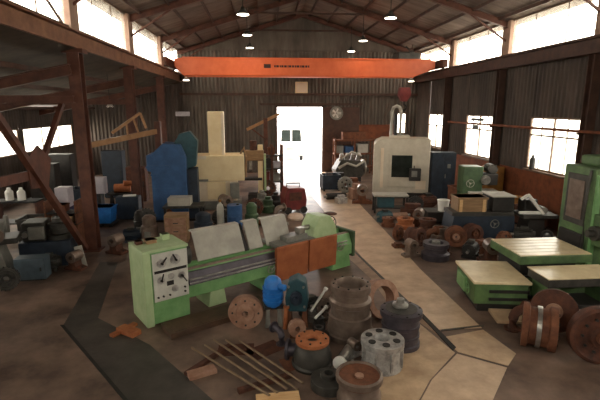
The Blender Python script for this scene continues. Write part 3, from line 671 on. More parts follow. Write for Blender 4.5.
MB().bx(2.1, 2.6, -.03, 0, .5, .95).build('service_panel', M_cream2, vm, .008)
ct = thing('control_cabinet', 'tall black cabinet standing against the right side of the white machining centre', 'cabinet', (8.95, 21.3, 0), math.radians(-14))
MB().bx(-.55, .6, -.4, .4, .08, 2.35).build('cabinet_body', M_navy, ct, .015)
MB().bx(-.5, .02, -.43, -.4, .15, 2.28).build('door', M_navy, ct, .008); MB().bx(.04, .55, -.43, -.4, .15, 2.28).build('door', M_navy, ct, .008)
MB().bx(.1, .14, -.46, -.43, 1.1, 1.3).build('handle', M_grey, ct); MB().bx(-.5, .55, -.35, .35, 0, .08).build('plinth', M_dark, ct)
MB().bx(.2, .35, -.44, -.43, 1.6, 1.8).build('notice_plate', M_grey, ct)
# bench and castings before it
wb = thing('work_bench', 'dark steel bench with pale top edge before the white machining centre', 'bench', (5.55, 18.6, 0), math.radians(-8))
MB().bx(-.75, .75, -.4, .4, .74, .82).build('bench_top', M_ltgrey, wb, .008)
for x in (-.68, .68):
    for y in (-.33, .33): MB().bx(x - .04, x + .04, y - .04, y + .04, 0, .74).build('leg', M_dark, wb)
MB().bx(-.66, .66, -.3, .3, .2, .24).build('shelf', M_dark, wb)
single('tool_chest', 'dark teal chest under the bench before the white machining centre', 'chest', MB().bx(-.35, .35, -.25, .25, 0, .4).bx(-.36, .36, -.26, .26, .4, .44), M_teal, (5.35, 18.6, .245), math.radians(-8))
def round_casting(loc, r, h, m, label, tilt=0, rz=0, m2=None):
    t = thing('round_casting', label, 'casting', (loc[0], loc[1], loc[2] + (r if tilt else 0)))
    t.rotation_euler = (tilt, 0, rz)
    z0 = -h / 2 if tilt else 0
    MB().rev([(r * .22, z0), (r, z0), (r, z0 + h * .35), (r * .8, z0 + h * .45), (r * .8, z0 + h * .7), (r * .92, z0 + h * .75), (r * .92, z0 + h), (r * .55, z0 + h), (r * .5, z0 + h * .8), (r * .22, z0 + h * .8)], n=36, closed=True).build('casting_body', m, t, smooth=True)
    MB().rev([(r * .1, z0 + h * .5), (r * .3, z0 + h * .5), (r * .3, z0 + h * 1.08), (r * .1, z0 + h * 1.08)], n=24, closed=True).build('hub', m2 or m, t, smooth=True)
    return t
round_casting(G(435, 258), .42, .5, M_dkturned, 'bluish grey round casting lying right beside the aisle', m2=M_grey)
round_casting(G(415, 246), .32, .45, M_rustdk, 'dark brown round casting on edge, left of the bluish grey casting', math.radians(82), math.radians(35))
round_casting(G(455, 247), .36, .35, M_rust, 'rust brown casting standing on edge, right of the bluish grey one', math.radians(80), math.radians(-20), M_rustpink)
round_casting(G(472, 243), .34, .3, M_rustdk, 'dark wheel casting on edge before the navy machine bed', math.radians(82), math.radians(10), M_rust)
round_casting(G(440, 238), .3, .4, M_steel2, 'grey brown casting lying behind the bluish grey one', m2=M_rust)
round_casting(G(405, 228), .35, .4, M_orust, 'tan brown round casting in front of the steel bench', m2=M_rust)
round_casting(G(388, 226), .26, .35, M_rust, 'small rust casting at the aisle edge in front of the bench', m2=M_rustpink)
round_casting(G(427, 232), .34, .5, M_rustdk, 'dark rust casting below the white bucket', m2=M_rust)
single('white_bucket', 'bright white bucket standing on the black crate beyond the castings', 'bucket', MB().rev([(0, 0), (.19, 0), (.23, .42), (.245, .42), (.245, .45), (.21, .45), (.18, .03), (0, .03)], n=28), M_bright, (G(442, 223)[0], G(442, 223)[1], .5), smooth=True)
q = G(440, 222)
cra = thing('crate', 'black steel crate under the white bucket', 'crate', (q[0], q[1], 0), math.radians(-6))
MB().bx(-.6, .6, -.4, .4, .06, .46).build('crate_body', M_dark, cra, .008); MB().bx(-.62, .62, -.42, .42, .46, .5).build('rim', M_darkgrey, cra, .005)
for x in (-.45, .45): MB().bx(x - .06, x + .06, -.38, .38, 0, .06).build('skid', M_rust, cra)
for i, (u, v, w, d, h, m, label) in enumerate((
    (412, 216, 1.0, .5, .55, M_rustdk, 'dark brown steel block behind the tan casting, right of the bench'),
    (400, 237, .5, .4, .22, M_rustpink, 'low pinkish steel block on the floor at the aisle edge'),
    (398, 247, .35, .3, .15, M_rust, 'small rust block nearest the aisle among the castings'),
    (481, 252, .5, .35, .4, M_rust, 'rust brown block before the navy machine bed')
    )):
    q = G(u, v)
    single('steel_block', label, 'block', MB().bx(-w / 2, w / 2, -d / 2, d / 2, 0, h * .6).bx(-w * .32, w * .32, -d * .35, d * .35, h * .6, h).cyl((-w * .15, -d / 2 - .03, h * .35), (-w * .15, -d / 2, h * .35), h * .2, n=16), m, q, .2 * i - .3)
# navy lathe bed with tan box
nb = thing('planer', 'long navy machine bed with a dark column behind the castings on the right', 'planer', (7.75, 14.6, 0), math.radians(-4))
MB().prism([(-1.3, 0), (.95, 0), (.95, .2), (.9, .85), (-1.2, .85), (-1.3, .2)], -.5, .5, 'xz').build('bed', M_navy, nb, .02)
MB().bx(-1.25, .9, -.45, .45, .85, .98).build('bed_top', M_darkgrey, nb, .01)
MB().bx(.15, .9, -.4, .5, .98, 1.5).build('headstock', M_dark, nb, .03)
MB().bx(.1, .93, -.46, .5, 1.5, 1.54).build('top_tray', M_ltgrey, nb, .01)
handwheel('handwheel', M_grey, nb, (.2, -.56, .6), (0, -1, 0), .15)
bxx = thing('wooden_box', 'tan wooden box standing on the navy machine bed', 'box', (7.2, 14.6, .985), math.radians(-4))
MB().bx(-.5, .5, -.35, .35, 0, .5).build('box_body', M_tan, bxx, .008)
MB().bx(-.53, .53, -.38, .38, .44, .5).build('rim', M_tan, bxx, .005)
for x in (-.4, .4): MB().bx(x - .05, x + .05, -.37, -.35, 0, .44).build('batten', M_wood, bxx)
# slotting machine with white lever before the rusty dado
gm = thing('grinder', 'small dark machine with a white slanting lever under the wide window', 'grinder', (9.35, 14.3, 0), math.radians(-5))
MB().prism([(-.35, 0), (.45, 0), (.4, .2), (.3, .8), (-.2, .8), (-.32, .2)], -.35, .35, 'xz').build('pedestal', M_dark, gm, .02)
MB().bx(-.5, .7, -.5, .4, .8, .92).build('table', M_darkgrey, gm, .01)
MB().bx(-.35, .1, -.2, .3, .92, 1.4).build('wheel_head', M_dark, gm, .03)
MB().bar((-.35, -.36, 1.62), (.2, -.42, .95), .13, .09).bar((-.36, -.36, 1.6), (-.58, -.36, 1.45), .1, .08).bar((-.6, -.36, .99), (.1, -.4, .99), .12, .09).build('lever', M_bright, gm, .01)
MB().cyl((.35, -.2, 1.02), (.35, .2, 1.02), .12, n=20).build('grinding_wheel', M_grey, gm, smooth=True)
# green machine by the window
gl = thing('milling_machine', 'old dark green milling machine under the middle window at the right wall', 'machine', (9.3, 18.2, 0), math.radians(-8))
MB().bx(-.7, .8, -.4, .5, 0, .9).build('machine_base', M_greendk, gl, .03)
MB().bx(-.75, .1, -.35, .45, .9, 2.05).build('column', M_greendk, gl, .05)
MB().bx(-.1, .75, -.3, .3, 1.25, 1.75).build('head', M_dark, gl, .04)
MB().cyl((.2, -.3, 1.5), (.2, -.42, 1.5), .2, n=28).cyl((.2, -.42, 1.5), (.2, -.5, 1.5), .1, n=20).build('spindle_nose', M_steel, gl, smooth=True)
MB().bx(-.5, .85, -.5, .4, .9, 1.0).build('table', M_ltgrey, gl, .01)
handwheel('handwheel', M_ltgrey, gl, (-.45, -.45, 1.35), (0, -1, 0), .17)
MB().cyl((.5, -.3, 1.95), (.5, .3, 1.95), .2, n=24).build('motor', M_darkgrey, gl, smooth=True)
oc = thing('drum', 'ochre oil drum right of the old green milling machine', 'drum', (10.3, 16.9, 0))
MB().rev([(0, 0), (.29, 0), (.3, .03), (.29, .06), (.29, .3), (.305, .32), (.29, .34), (.29, .6), (.305, .62), (.29, .64), (.29, .9), (.3, .93), (.29, .96), (0, .94)], n=32).build('drum_body', M_yellow, oc, smooth=True)
MB().cyl((.15, 0, .94), (.15, 0, .97), .035, n=12).build('bung', M_dark, oc)
tc2 = thing('cupboard', 'ochre steel cupboard on the wall side of the drum, under the pipe', 'cupboard', (10.4, 19.1, 0))
MB().bx(-.3, .4, -.35, .4, .05, 1.9).build('cupboard_body', M_yellow, tc2, .01)
MB().bx(-.33, -.3, -.32, .37, .1, 1.85).build('door', M_yellow, tc2, .006)
MB().bx(-.36, -.33, .25, .3, .9, 1.1).build('handle', M_dark, tc2)
MB().bx(-.28, .38, -.33, .38, 0, .05).build('plinth', M_dark, tc2)

# ------------------------------------------------------------------ back of the hall
# round vent fan, cream box on the gable
vf = thing('vent_fan', 'round grey wall fan on the end wall right of the doorway', 'fan', (5.15, YE - .34, 4.15)); vf.rotation_euler = (math.radians(90), 0, 0)
MB().rev([(.36, 0), (.46, 0), (.46, .12), (.36, .12)], n=40, closed=True).build('fan_ring', M_grey, vf, smooth=True)
MB().cyl((0, 0, 0), (0, 0, .01), .36, n=40).build('back_plate', M_ltgrey, vf)
bl_ = MB()
for k in range(5):
    a = k * 2 * PI / 5
    bl_.box(.2 * math.cos(a), .2 * math.sin(a), .06, .26, .14, .012, rz=a, rx=.4)
bl_.cyl((0, 0, .02), (0, 0, .1), .08, n=20)
bl_.build('fan_blade', M_bright, vf)
for k in range(3): MB().bar((.37 * math.cos(k * 2.1), .37 * math.sin(k * 2.1), .11), (-.37 * math.cos(k * 2.1), -.37 * math.sin(k * 2.1), .11), .015, .015).build('guard_bar', M_dark, vf)
wx = thing('junction_box', 'cream box mounted on the end wall above the doorway', 'box', (2.72, YE - .2, 5.5))
MB().bx(-.42, .42, -.12, .15, 0, .75).build('box_body', M_cream, wx, .015); MB().bx(-.36, .36, -.14, -.12, .06, .69).build('cover', M_cream2, wx, .01)
# pallet rack and engine parts right of the door
rk = thing('storage_rack', 'rusty storage rack against the end wall right of the doorway', 'rack', (6.2, 29.9, 0))
for x in (-1.3, 0, 1.3):
    for y in (-.4, .4): MB().bx(x - .05, x + .05, y - .05, y + .05, 0, 2.5).build('upright', M_rust, rk)
for z in (.5, 1.4, 2.3): MB().bx(-1.35, 1.35, -.45, .45, z, z + .1).build('shelf', M_rust, rk, .005)
for i, (x, z, w, h, m, label) in enumerate(((-1.0, 1.5, .5, .5, M_grey, 'grey box on the middle shelf of the rusty rack, left end'), (-.3, 1.5, .6, .45, M_blue, 'blue box on the middle shelf of the rusty rack'), (.6, 1.5, .7, .6, M_ltgrey, 'pale box on the middle shelf of the rusty rack, right end'), (-.8, .6, .8, .5, M_dark, 'black box on the bottom shelf of the rusty rack'), (.5, .6, .7, .5, M_tan, 'tan box on the bottom shelf of the rusty rack'), (0, 2.4, 1.6, .5, M_rust, 'long rust box on top of the rusty rack'))):
    single('storage_box', label, 'box', MB().bx(-w / 2, w / 2, -.3, .3, 0, h).bx(-w / 2 - .02, w / 2 + .02, -.32, .32, h - .06, h), m, (6.2 + x, 29.9, z + .005))
en = thing('engine', 'silver and dark engine block with pipes standing right of the doorway', 'engine', (5.3, 27.0, 0), math.radians(10))
MB().prism([(-.8, .3), (.8, .3), (.95, .7), (.7, 1.3), (-.6, 1.4), (-.95, .8)], -.4, .4, 'xz').build('engine_block', M_darkgrey, en, .03)
for i in range(4): MB().cyl((-.55 + .37 * i, -.1, 1.3), (-.55 + .37 * i, -.35, 1.75), .13, n=18).build('cylinder_head', M_silver, en, smooth=True)
MB().tube([(-.8, -.45, .9), (-.3, -.6, 1.2), (.3, -.6, 1.0), (.85, -.45, 1.25)], .08).tube([(-.6, -.5, 1.5), (0, -.6, 1.9), (.7, -.4, 1.6)], .06).build('pipe', M_ltgrey, en, smooth=True)
for x in (-.6, .6): MB().bx(x - .12, x + .12, -.4, .4, 0, .3).build('skid', M_dark, en)
fw = MB().rev([(.1, 0), (.5, 0), (.5, .1), (.1, .1)], (.95, 0, .85), (1, 0, 0), 32, closed=True).build('flywheel', M_steel, en, smooth=True)
for i, (u, v, w, d, h, m, label) in enumerate((
    (338, 186, .9, .7, .8, M_dark, 'black machine block at the aisle edge before the engine'),
    (352, 190, .8, .6, .7, M_rust, 'rust brown block in front of the engine'),
    (357, 199, .7, .6, .8, M_rustpink, 'pinkish brown block left of the white machining centre'),
    (341, 203, .5, .4, .4, M_silver, 'small silver block on the aisle edge before the rust block'))):
    q = G(u, v); single('steel_block', label, 'block', MB().bx(-w / 2, w / 2, -d / 2, d / 2, 0, h * .7).bx(-w * .3, w * .35, -d * .3, d * .3, h * .7, h).cyl((0, -d / 2 - .05, h * .4), (0, -d / 2, h * .4), h * .25, n=18), m, q, .1 * i)
# jib crane on the end wall left of the doorway
jb = thing('jib_crane', 'brown jib with a rising boom left of the doorway', 'jib crane', (0.2, 27.4, 0))
MB().bx(-.12, .12, -.12, .12, 0, 3.9).build('mast', M_rustdk, jb, .01)
MB().bar((-1.15, 0, 3.2), (.85, 0, 4.15), .14, .18).build('boom', M_boom, jb)
MB().bar((0, 0, 2.6), (-.9, 0, 3.3), .08, .08).build('strut', M_rustdk, jb)
# dark racks and junk left of the door
jr = thing('pipe_rack', 'dark rack of red brown uprights beside the left door jamb', 'rack', (.45, 23.5, 0), .1)
for x in (-.55, 0, .55):
    MB().bx(x - .05, x + .05, -.3, -.2, 0, 2.6).build('upright', M_rustdk, jr); MB().bx(x - .05, x + .05, .2, .3, 0, 2.6).build('upright', M_rustdk, jr)
for z in (.6, 1.3, 2.0): MB().bx(-.6, .6, -.3, .3, z, z + .06).build('shelf', M_dark, jr)
for i, (x, z, m, h, label) in enumerate(((-.3, .665, M_maroon, .5, 'maroon bin on the low shelf of the dark rack'), (.25, .665, M_grey, .4, 'grey bin on the low shelf of the dark rack'), (-.2, 1.365, M_dark, .5, 'black bin on the middle shelf of the dark rack'), (.28, 1.365, M_lavender, .35, 'pale bin on the middle shelf of the dark rack'), (0, 2.065, M_rust, .4, 'rust bin on the top shelf of the dark rack'))):
    single('parts_bin', label, 'bin', MB().prism([(-.17, 0), (.17, 0), (.19, h), (-.19, h)], -.17, .17, 'xz').bx(-.2, .2, -.19, .19, h - .04, h), m, (.45 + x, 23.5, z), .1)
mt = thing('welding_set', 'dark red welding set on wheels at the left edge of the aisle', 'welder', (1.3, 18.9, 0), .25)
MB().prism([(-.45, .18), (.45, .18), (.5, .6), (.4, 1.1), (-.35, 1.15), (-.5, .7)], -.4, .4, 'xz').build('case', M_maroon, mt, .03)
for x in (-.35, .35):
    for y in (-.42, .36): MB().cyl((x, y, .16), (x, y + .06, .16), .16, n=20).build('wheel', M_dark, mt, smooth=True)
MB().bx(-.3, .25, -.43, -.4, .6, .95).build('front_panel', M_rustdk, mt, .01)
MB().tube([(-.3, 0, 1.14), (-.3, 0, 1.3), (.3, 0, 1.28), (.3, 0, 1.1)], .025).build('handle', M_dark, mt)
single('paper_sack', 'pinkish white sack on the floor before the red welding set', 'sack', MB().rev([(0, 0), (.3, .0), (.34, .1), (.28, .2), (.1, .26), (0, .26)], n=20), mat('pink_white', '#c9a690', '#e0cdbd', rough=.8), (1.3, 17.6, 0), smooth=True)
for i, (u, v, r, m, label) in enumerate(((276, 207, .28, M_dark, 'black round blank left of the red welding set'), (268, 212, .3, M_greendk, 'dark green round blank beside the black one, behind the lathe'), (262, 205, .3, M_grey, 'grey round blank behind the dark green one'), (330, 214, .3, M_rustdk, 'flat dark blank lying on the aisle beyond the lathe tailstock'))):
    h = .7 if i < 3 else .08
    single('round_blank', label, 'blank', MB().rev([(0, 0), (r, 0), (r, h * .4), (r * .7, h * .5), (r * .7, h * .8), (r * .4, h * .85), (r * .4, h), (0, h)], n=28), m, G(u, v), smooth=True)

# cream vertical lathe
vt = thing('vertical_lathe', 'cream vertical lathe with tall narrow column and wide cross housing', 'machine', (-2.6, 20.0, 0), math.radians(3))
MB().bx(.2, .9, -.2, .6, 2.4, 4.35).build('column', M_cream, vt, .03)
MB().bx(.78, .9, -.23, -.2, 2.45, 4.3).build('column_strip', M_cream2, vt, .008)
ch = MB().bx(-1.05, 1.75, -.5, .9, 1.32, 2.45).build('cross_housing', M_cream, vt, .04)
MB().bx(-1.06, -.93, -.53, -.5, 1.32, 2.45).bx(-.93, .1, -.52, -.5, 2.3, 2.45).build('edge_trim', M_cream2, ch, .01)
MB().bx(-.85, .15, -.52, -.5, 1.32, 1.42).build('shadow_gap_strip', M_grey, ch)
MB().prism([(-.85, 1.3), (1.45, 1.3), (1.4, .4), (-.35, .4)], -.45, .8, 'xz').build('lower_housing', M_cream2, vt, .03)
MB().bx(.1, .9, -.52, -.45, .5, 1.3).build('door', M_cream, vt, .01)
MB().bx(-.9, 1.6, -.4, .85, 0, .4).build('machine_base', M_grey, vt, .02)
MB().bx(1.1, 1.5, -.75, -.45, .55, 1.25).build('control_box', M_grey, vt, .02)
MB().tube([(1.6, .2, 2.45), (1.75, .2, 2.75), (1.85, .1, 2.3), (1.8, 0, 1.4)], .05).build('hose', M_tan, vt, smooth=True)
dp = thing('drill_press', 'tan column drill with dark parts right of the cream vertical lathe', 'drill', (-.35, 21.6, 0))
MB().bx(-.4, .45, -.4, .4, 0, .35).build('machine_base', M_dark, dp, .02)
MB().bx(.1, .35, -.12, .15, .35, 2.75).build('column', M_cream, dp, .02)
MB().bx(-.5, .4, -.3, .25, 2.0, 2.5).build('head', M_tan, dp, .05)
MB().cyl((-.25, 0, 2.0), (-.25, 0, 1.55), .08, n=16).build('spindle', M_steel, dp, smooth=True)
MB().bx(-.55, .3, -.35, .3, 1.05, 1.15).build('table', M_dark, dp, .01)
MB().cyl((-.1, 0, 2.5), (-.1, 0, 2.95), .18, n=20).build('motor', M_rustdk, dp, smooth=True)
MB().bx(.4, .5, -.2, .2, .5, 2.3).build('cable_duct', M_palegreen, dp)
# blue press
bs = thing('press', 'tall blue sheet metal press left of the cream vertical lathe', 'press', (-3.8, 18.0, 0), math.radians(4))
MB().prism([(-.6, .1), (.75, .1), (.75, 2.6), (.55, 3.1), (-.1, 3.15), (-.55, 2.75), (-.75, 2.7), (-.75, 2.1), (-.6, 2.05)], -.5, .6, 'xz').build('press_body', M_blue, bs, .03)
MB().bx(-.78, .1, -.54, -.5, 2.2, 2.3).bx(-.62, .2, -.54, -.5, 1.9, 1.97).build('front_rib', M_blue, bs, .006)
MB().prism([(.3, 2.0), (1.1, 2.2), (1.2, 3.2), (.9, 3.6), (.5, 3.5), (.2, 3.0)], -.1, .5, 'xz').build('drive_housing', M_teal, bs, .03)
MB().bx(.75, 1.15, -.35, .5, .1, 2.1).build('side_frame', M_navy, bs, .02)
MB().bx(-.55, .6, -.53, -.5, .5, 1.4).build('access_door', M_blue, bs, .008)
MB().bx(-.6, 1.1, -.4, .55, 0, .1).build('plinth', M_dark, bs)
# clutter between the lathe and the cream machine
def cabinet(name, label, cat, loc, w, d, h, m, rz=0, m2=None, drawers=0):
    t = thing(name, label, cat, loc, rz)
    MB().bx(-w / 2, w / 2, -d / 2, d / 2, .04, h).build('cabinet_body', m, t, .01)
    MB().bx(-w / 2 + .03, w / 2 - .03, -d / 2 + .03, d / 2 - .03, 0, .04).build('plinth', M_dark, t)
    if drawers:
        for k in range(drawers):
            z0 = .08 + (h - .14) * k / drawers
            dd = MB().bx(-w / 2 + .03, w / 2 - .03, -d / 2 - .02, -d / 2, z0, z0 + (h - .14) / drawers - .03).build('drawer', m2 or m, t, .004)
            MB().bx(-.08, .08, -d / 2 - .045, -d / 2 - .02, z0 + .06, z0 + .085).build('handle', M_dark, dd)
    else:
        dd = MB().bx(-w / 2 + .03, w / 2 - .03, -d / 2 - .02, -d / 2, .08, h - .04).build('door', m2 or m, t, .004)
        MB().bx(w / 2 - .12, w / 2 - .09, -d / 2 - .045, -d / 2 - .02, h * .45, h * .6).build('handle', M_dark, dd)
    return t
cabinet('tool_cabinet', 'tan tool cabinet behind the green headstock, left of the blue barrel', 'cabinet', (-2.95, 14.8, 0), .75, .5, 1.0, M_tan, 0, M_rustpink, 3)
tb = thing('steel_table', 'dark table carrying a pale slab below the blue press', 'table', (-3.1, 16.9, 0))
MB().bx(-.7, .8, -.4, .4, .78, .86).build('table_top', M_darkgrey, tb, .008)
for x in (-.62, .72):
    for y in (-.33, .33): MB().bx(x - .04, x + .04, y - .04, y + .04, 0, .78).build('leg', M_dark, tb)
single('stone_slab', 'pale thick slab lying on the dark table below the blue press', 'slab', MB().bx(-.42, .42, -.3, .3, 0, .3), M_ltgrey, (-3.2, 16.9, .865))
br = thing('barrel', 'blue steel barrel behind the grey chip guards of the lathe', 'barrel', (-1.05, 15.6, 0))
MB().rev([(0, 0), (.27, 0), (.28, .03), (.27, .06), (.27, .35), (.29, .37), (.27, .39), (.27, .68), (.29, .7), (.27, .72), (.27, 1.05), (.28, 1.08), (.25, 1.1), (0, 1.08)], n=32).build('barrel_body', M_blue, br, smooth=True)
MB().cyl((.12, 0, 1.07), (.12, 0, 1.13), .05, n=14).build('bung', M_dark, br)
gy = thing('gas_cylinder', 'grey gas cylinder standing left of the blue steel barrel', 'gas cylinder', (-1.55, 15.5, 0))
MB().rev([(0, 0), (.12, 0), (.13, .03), (.13, 1.0), (.1, 1.12), (.04, 1.18), (.04, 1.22), (0, 1.22)], n=24).build('cylinder_body', M_ltgrey, gy, smooth=True)
MB().cyl((0, 0, 1.22), (0, 0, 1.32), .03, n=10).cyl((-.06, 0, 1.27), (.06, 0, 1.27), .02, n=8).build('valve', M_yellow, gy)
for i, (x, y, r, h, m, label) in enumerate(((-2.15, 15.4, .33, .9, M_navy, 'navy round housing between the tan cabinet and grey gas cylinder'), (-3.9, 14.9, .28, .95, M_steel2, 'grey brown round housing behind the green headstock, left of the tan cabinet'), (-.45, 15.9, .25, 1.1, M_greendk, 'green pillar shaped housing right of the blue barrel'), (-4.35, 15.4, .2, 1.0, M_dark, 'black slim housing right of the blue tub'))):
    t = thing('motor_housing', label, 'housing', (x, y, 0))
    MB().rev([(0, 0), (r * 1.1, 0), (r * 1.1, .06), (r, .1), (r, h * .6), (r * .8, h * .65), (r * .8, h * .9), (r * .4, h), (0, h)], n=28).build('housing_body', m, t, smooth=True)
    MB().bx(-r * .35, r * .35, -r - .06, -r + .05, h * .25, h * .45).build('terminal_box', M_grey, t, .01)
c, s_ = math.cos(LA), math.sin(LA)
def lp(x, y): return (-2.45 + x * c - y * s_, 8.69 + x * s_ + y * c)
for i, (x, y, w, h, m, label) in enumerate(((.7, .6, .16, .13, M_palegreen, 'small pale tin on top of the green headstock, right side'), (.35, .55, .22, .08, M_tan, 'brown oil tray on top of the green headstock, middle'), (.12, .6, .14, .07, M_rustdk, 'dark small block on top of the green headstock, left side'))):
    q = lp(x, y)
    single(['tin', 'oil_tray', 'small_block'][i], label, ['tin', 'tray', 'block'][i], MB().bx(-w / 2, w / 2, -w / 2, w / 2, 0, h).bx(-w / 2 - .008, w / 2 + .008, -w / 2 - .008, w / 2 + .008, h - .02, h), m, (q[0], q[1], 1.66), LA)

# ------------------------------------------------------------------ left aisle, behind and beside the red column
gr = thing('shaping_machine', 'old grey machine tool with round gear covers at the left edge', 'machine', (-7.35, 11.9, 0), math.radians(20))
MB().prism([(-.7, 0), (.5, 0), (.45, .3), (.3, .9), (.35, 1.5), (-.5, 1.6), (-.6, .9)], -.4, .5, 'xz').build('machine_frame', M_grey, gr, .03)
MB().bx(-.85, .75, -.45, .3, 1.0, 1.15).build('table', M_darkgrey, gr, .015)
MB().prism([(-.8, 1.2), (.0, 1.25), (.1, 1.75), (-.7, 1.8)], -.55, -.38, 'xz').build('gear_cover', M_grey, gr, .03)
MB().rev([(.06, 0), (.3, 0), (.3, .1), (.06, .1)], (-.1, -.42, .75), (0, -1, 0), 32, closed=True).build('gear_wheel', M_grey, gr, smooth=True)
MB().rev([(.05, 0), (.2, 0), (.2, .1), (.05, .1)], (.28, -.42, 1.25), (0, -1, 0), 28, closed=True).build('gear_wheel', M_steel2, gr, smooth=True)
handwheel('handwheel', M_ltgrey, gr, (-.45, -.6, 1.5), (0, -1, 0), .2)
g2 = thing('gear_hobbing_machine', 'dark grey green machine with stacked gears between grey machine and red column', 'machine', (-6.4, 12.95, 0), math.radians(10))
MB().bx(-.6, .75, -.35, .5, 0, .75).build('machine_base', M_navy, g2, .03)
MB().bx(-.5, .1, -.25, .45, .75, 1.3).build('column', M_darkgrey, g2, .04)
for z, r in ((.76, .3), (.92, .22), (1.08, .27), (1.24, .16)): MB().rev([(.05, 0), (r, 0), (r, .14), (.05, .14)], (.4, .0, z), (0, 0, 1), 30, closed=True).build('gear', M_darkgrey, g2, smooth=True)
MB().bx(-.3, .1, -.4, -.25, .85, 1.2).build('gear_cover', M_grey, g2, .02)
MB().cyl((-.38, -.25, 1.0), (-.38, -.42, 1.0), .08, n=20).build('spindle', M_steel, g2, smooth=True)
cabinet('coolant_tank', 'blue grey coolant tank on the floor in front of the dark gear machine', 'tank', (-6.2, 11.75, 0), .75, .4, .62, mat('slate_blue', '#3f4a52', '#53606a', rough=.5), .1)
single('white_rag', 'white rag lying on the floor at the left edge', 'rag', MB().rev([(0, 0), (.2, 0), (.24, .05), (.16, .12), (.07, .17), (0, .18)], n=14), M_bright, (-6.95, 11.15, 0), smooth=True)
single('cover_sheet', 'pale grey metal sheet leaning at the foot of the near red column', 'sheet', MB().bx(-.11, .11, -.015, .015, 0, .62), M_ltgrey, (-5.22, 12.55, .01), .2).rotation_euler = (math.radians(-8), math.radians(-12), .1)
q0 = E(57, 187, 17.0); q1 = E(72, 206, 17.0)
t = thing('wall_cabinet', 'pale lavender cabinet on a purple stand behind the red diagonal brace', 'cabinet', ((q0[0] + q1[0]) / 2, 17.0, 0))
w = (q1[0] - q0[0]) / 2
MB().bx(-w, w, -.25, .25, q1[2], q0[2]).build('cabinet_body', M_lavender, t, .01)
MB().bx(-w * 1.1, w * 1.1, -.28, .28, q1[2] - .25, q1[2]).build('stand_top', mat('purple_paint', '#2e2740', '#3c3452', rough=.6), t, .01)
for x in (-w, w): MB().bx(x - .04, x + .04, -.25, .25, 0, q1[2] - .25).build('leg', M_dark, t)
q0 = E(90, 177, 18.5); q1 = E(107, 193, 18.5)
w = (q1[0] - q0[0]) / 2
t = thing('switch_cabinet', 'pale grey switch cabinet on a post right of the near red column', 'cabinet', ((q0[0] + q1[0]) / 2, 18.5, 0))
MB().bx(-w, w, -.15, .15, q1[2], q0[2]).build('cabinet_body', M_lavender, t, .01)
MB().bx(-w + .04, w - .04, -.17, -.15, q1[2] + .04, q0[2] - .04).build('door', M_lavender, t, .006)
MB().bx(-.06, .06, -.06, .06, 0, q1[2]).build('post', M_dark, t)
ob = [(60, 222, 14.6, M_yellow, 'ochre parts bin on the rack behind the red brace, lower left'), (70, 219, 14.6, M_tan, 'tan parts bin on the rack beside the column, right'), (63, 213, 14.6, M_rust, 'rust parts bin on the upper rack shelf behind the brace')]
pr_ = thing('parts_rack', 'low rack of ochre bins behind the red diagonal brace', 'rack', (E(65, 222, 14.6)[0], 14.6, 0))
xz = E(65, 221, 14.6)[2]
for z in (xz - .04, xz + .33): MB().bx(-.5, .5, -.25, .25, z - .04, z).build('shelf', M_dark, pr_)
for x in (-.47, .47): MB().bx(x - .03, x + .03, -.25, .25, 0, xz + .7).build('upright', M_rust, pr_)
for i, (u, v, Y, m, label) in enumerate(ob):
    z = xz - .035 if i < 2 else xz + .335
    single('parts_bin', label, 'bin', MB().prism([(-.14, 0), (.14, 0), (.16, .24), (-.16, .24)], -.2, .2, 'xz').bx(-.17, .17, -.21, .21, .2, .24), m, (E(u, v, Y)[0], Y, z))
for i, (u, v, Y, label) in enumerate(((10, 195, 16.0, 'white slim bottle left of another on the dark machine shelf at the left edge'), (22, 195, 16.0, 'white slim bottle right of another on the dark machine shelf'))):
    q = E(u, v + 5, Y)
    single('bottle', label, 'bottle', MB().rev([(0, 0), (.13, 0), (.13, .3), (.06, .38), (.06, .44), (0, .44)], n=20), M_bright, (q[0], Y, q[2]), smooth=True)
q = E(16, 200, 16.0)
sb = thing('shelf_unit', 'dark shelf unit carrying two white bottles at the left edge', 'shelf', (q[0], 16.0, 0))
MB().bx(-.7, .8, -.3, .3, q[2] - .06, q[2] - .005).build('shelf', M_rubber, sb); MB().bx(-.7, .8, -.3, .3, .5, .55).build('shelf', M_dark, sb)
for x in (-.68, .78): MB().bx(x - .03, x + .03, -.3, .3, 0, q[2] - .06).build('upright', M_rustdk, sb)
# blue tub, blue bins and things farther down the side aisle
tbx = thing('blue_tub', 'blue tub standing on a dark pallet behind the near red column', 'tub', (-6.3, 17.4, 0))
MB().prism([(-.38, .12), (.38, .12), (.45, .75), (-.45, .75)], -.35, .35, 'xz').bx(-.48, .48, -.38, .38, .7, .75).build('tub_body', M_blue2, tbx, .015)
pp = MB().bx(-.5, .5, -.4, .4, .08, .12).build('pallet', M_dark, tbx)
for x in (-.4, 0, .4): MB().bx(x - .05, x + .05, -.4, .4, 0, .08).build('block', M_dark, pp)
cabinet('work_stand', 'navy stand with a white item on top between tub and blue press', 'stand', (-5.55, 18.3, 0), .9, .5, .95, M_navy, 0)
single('paper_stack', 'white papers lying on the navy stand beside the blue tub', 'paper', MB().bx(-.25, .25, -.15, .15, 0, .04), M_bright, (-5.5, 18.3, .955), .2)
for i, (u, v, Y, w, h, m, label) in enumerate((
    (45, 175, 22.0, 1.2, 1.9, M_dark, 'dark tall cupboard under the side windows, left'),
    (62, 172, 23.5, 1.2, 2.2, M_dark, 'black cupboard under the side windows beside the near column'),
    (115, 175, 23.0, 1.0, 2.4, M_navy, 'dark blue cupboard in the side aisle, second column on its right'),
    (138, 185, 22.0, .9, 1.7, M_rustdk, 'dark brown cupboard by the second red column'))):
    q = E(u, v, Y); cabinet('cupboard', label, 'cupboard', (q[0], Y, 0), w, .6, h, m)
q = E(122, 186, 20.5)
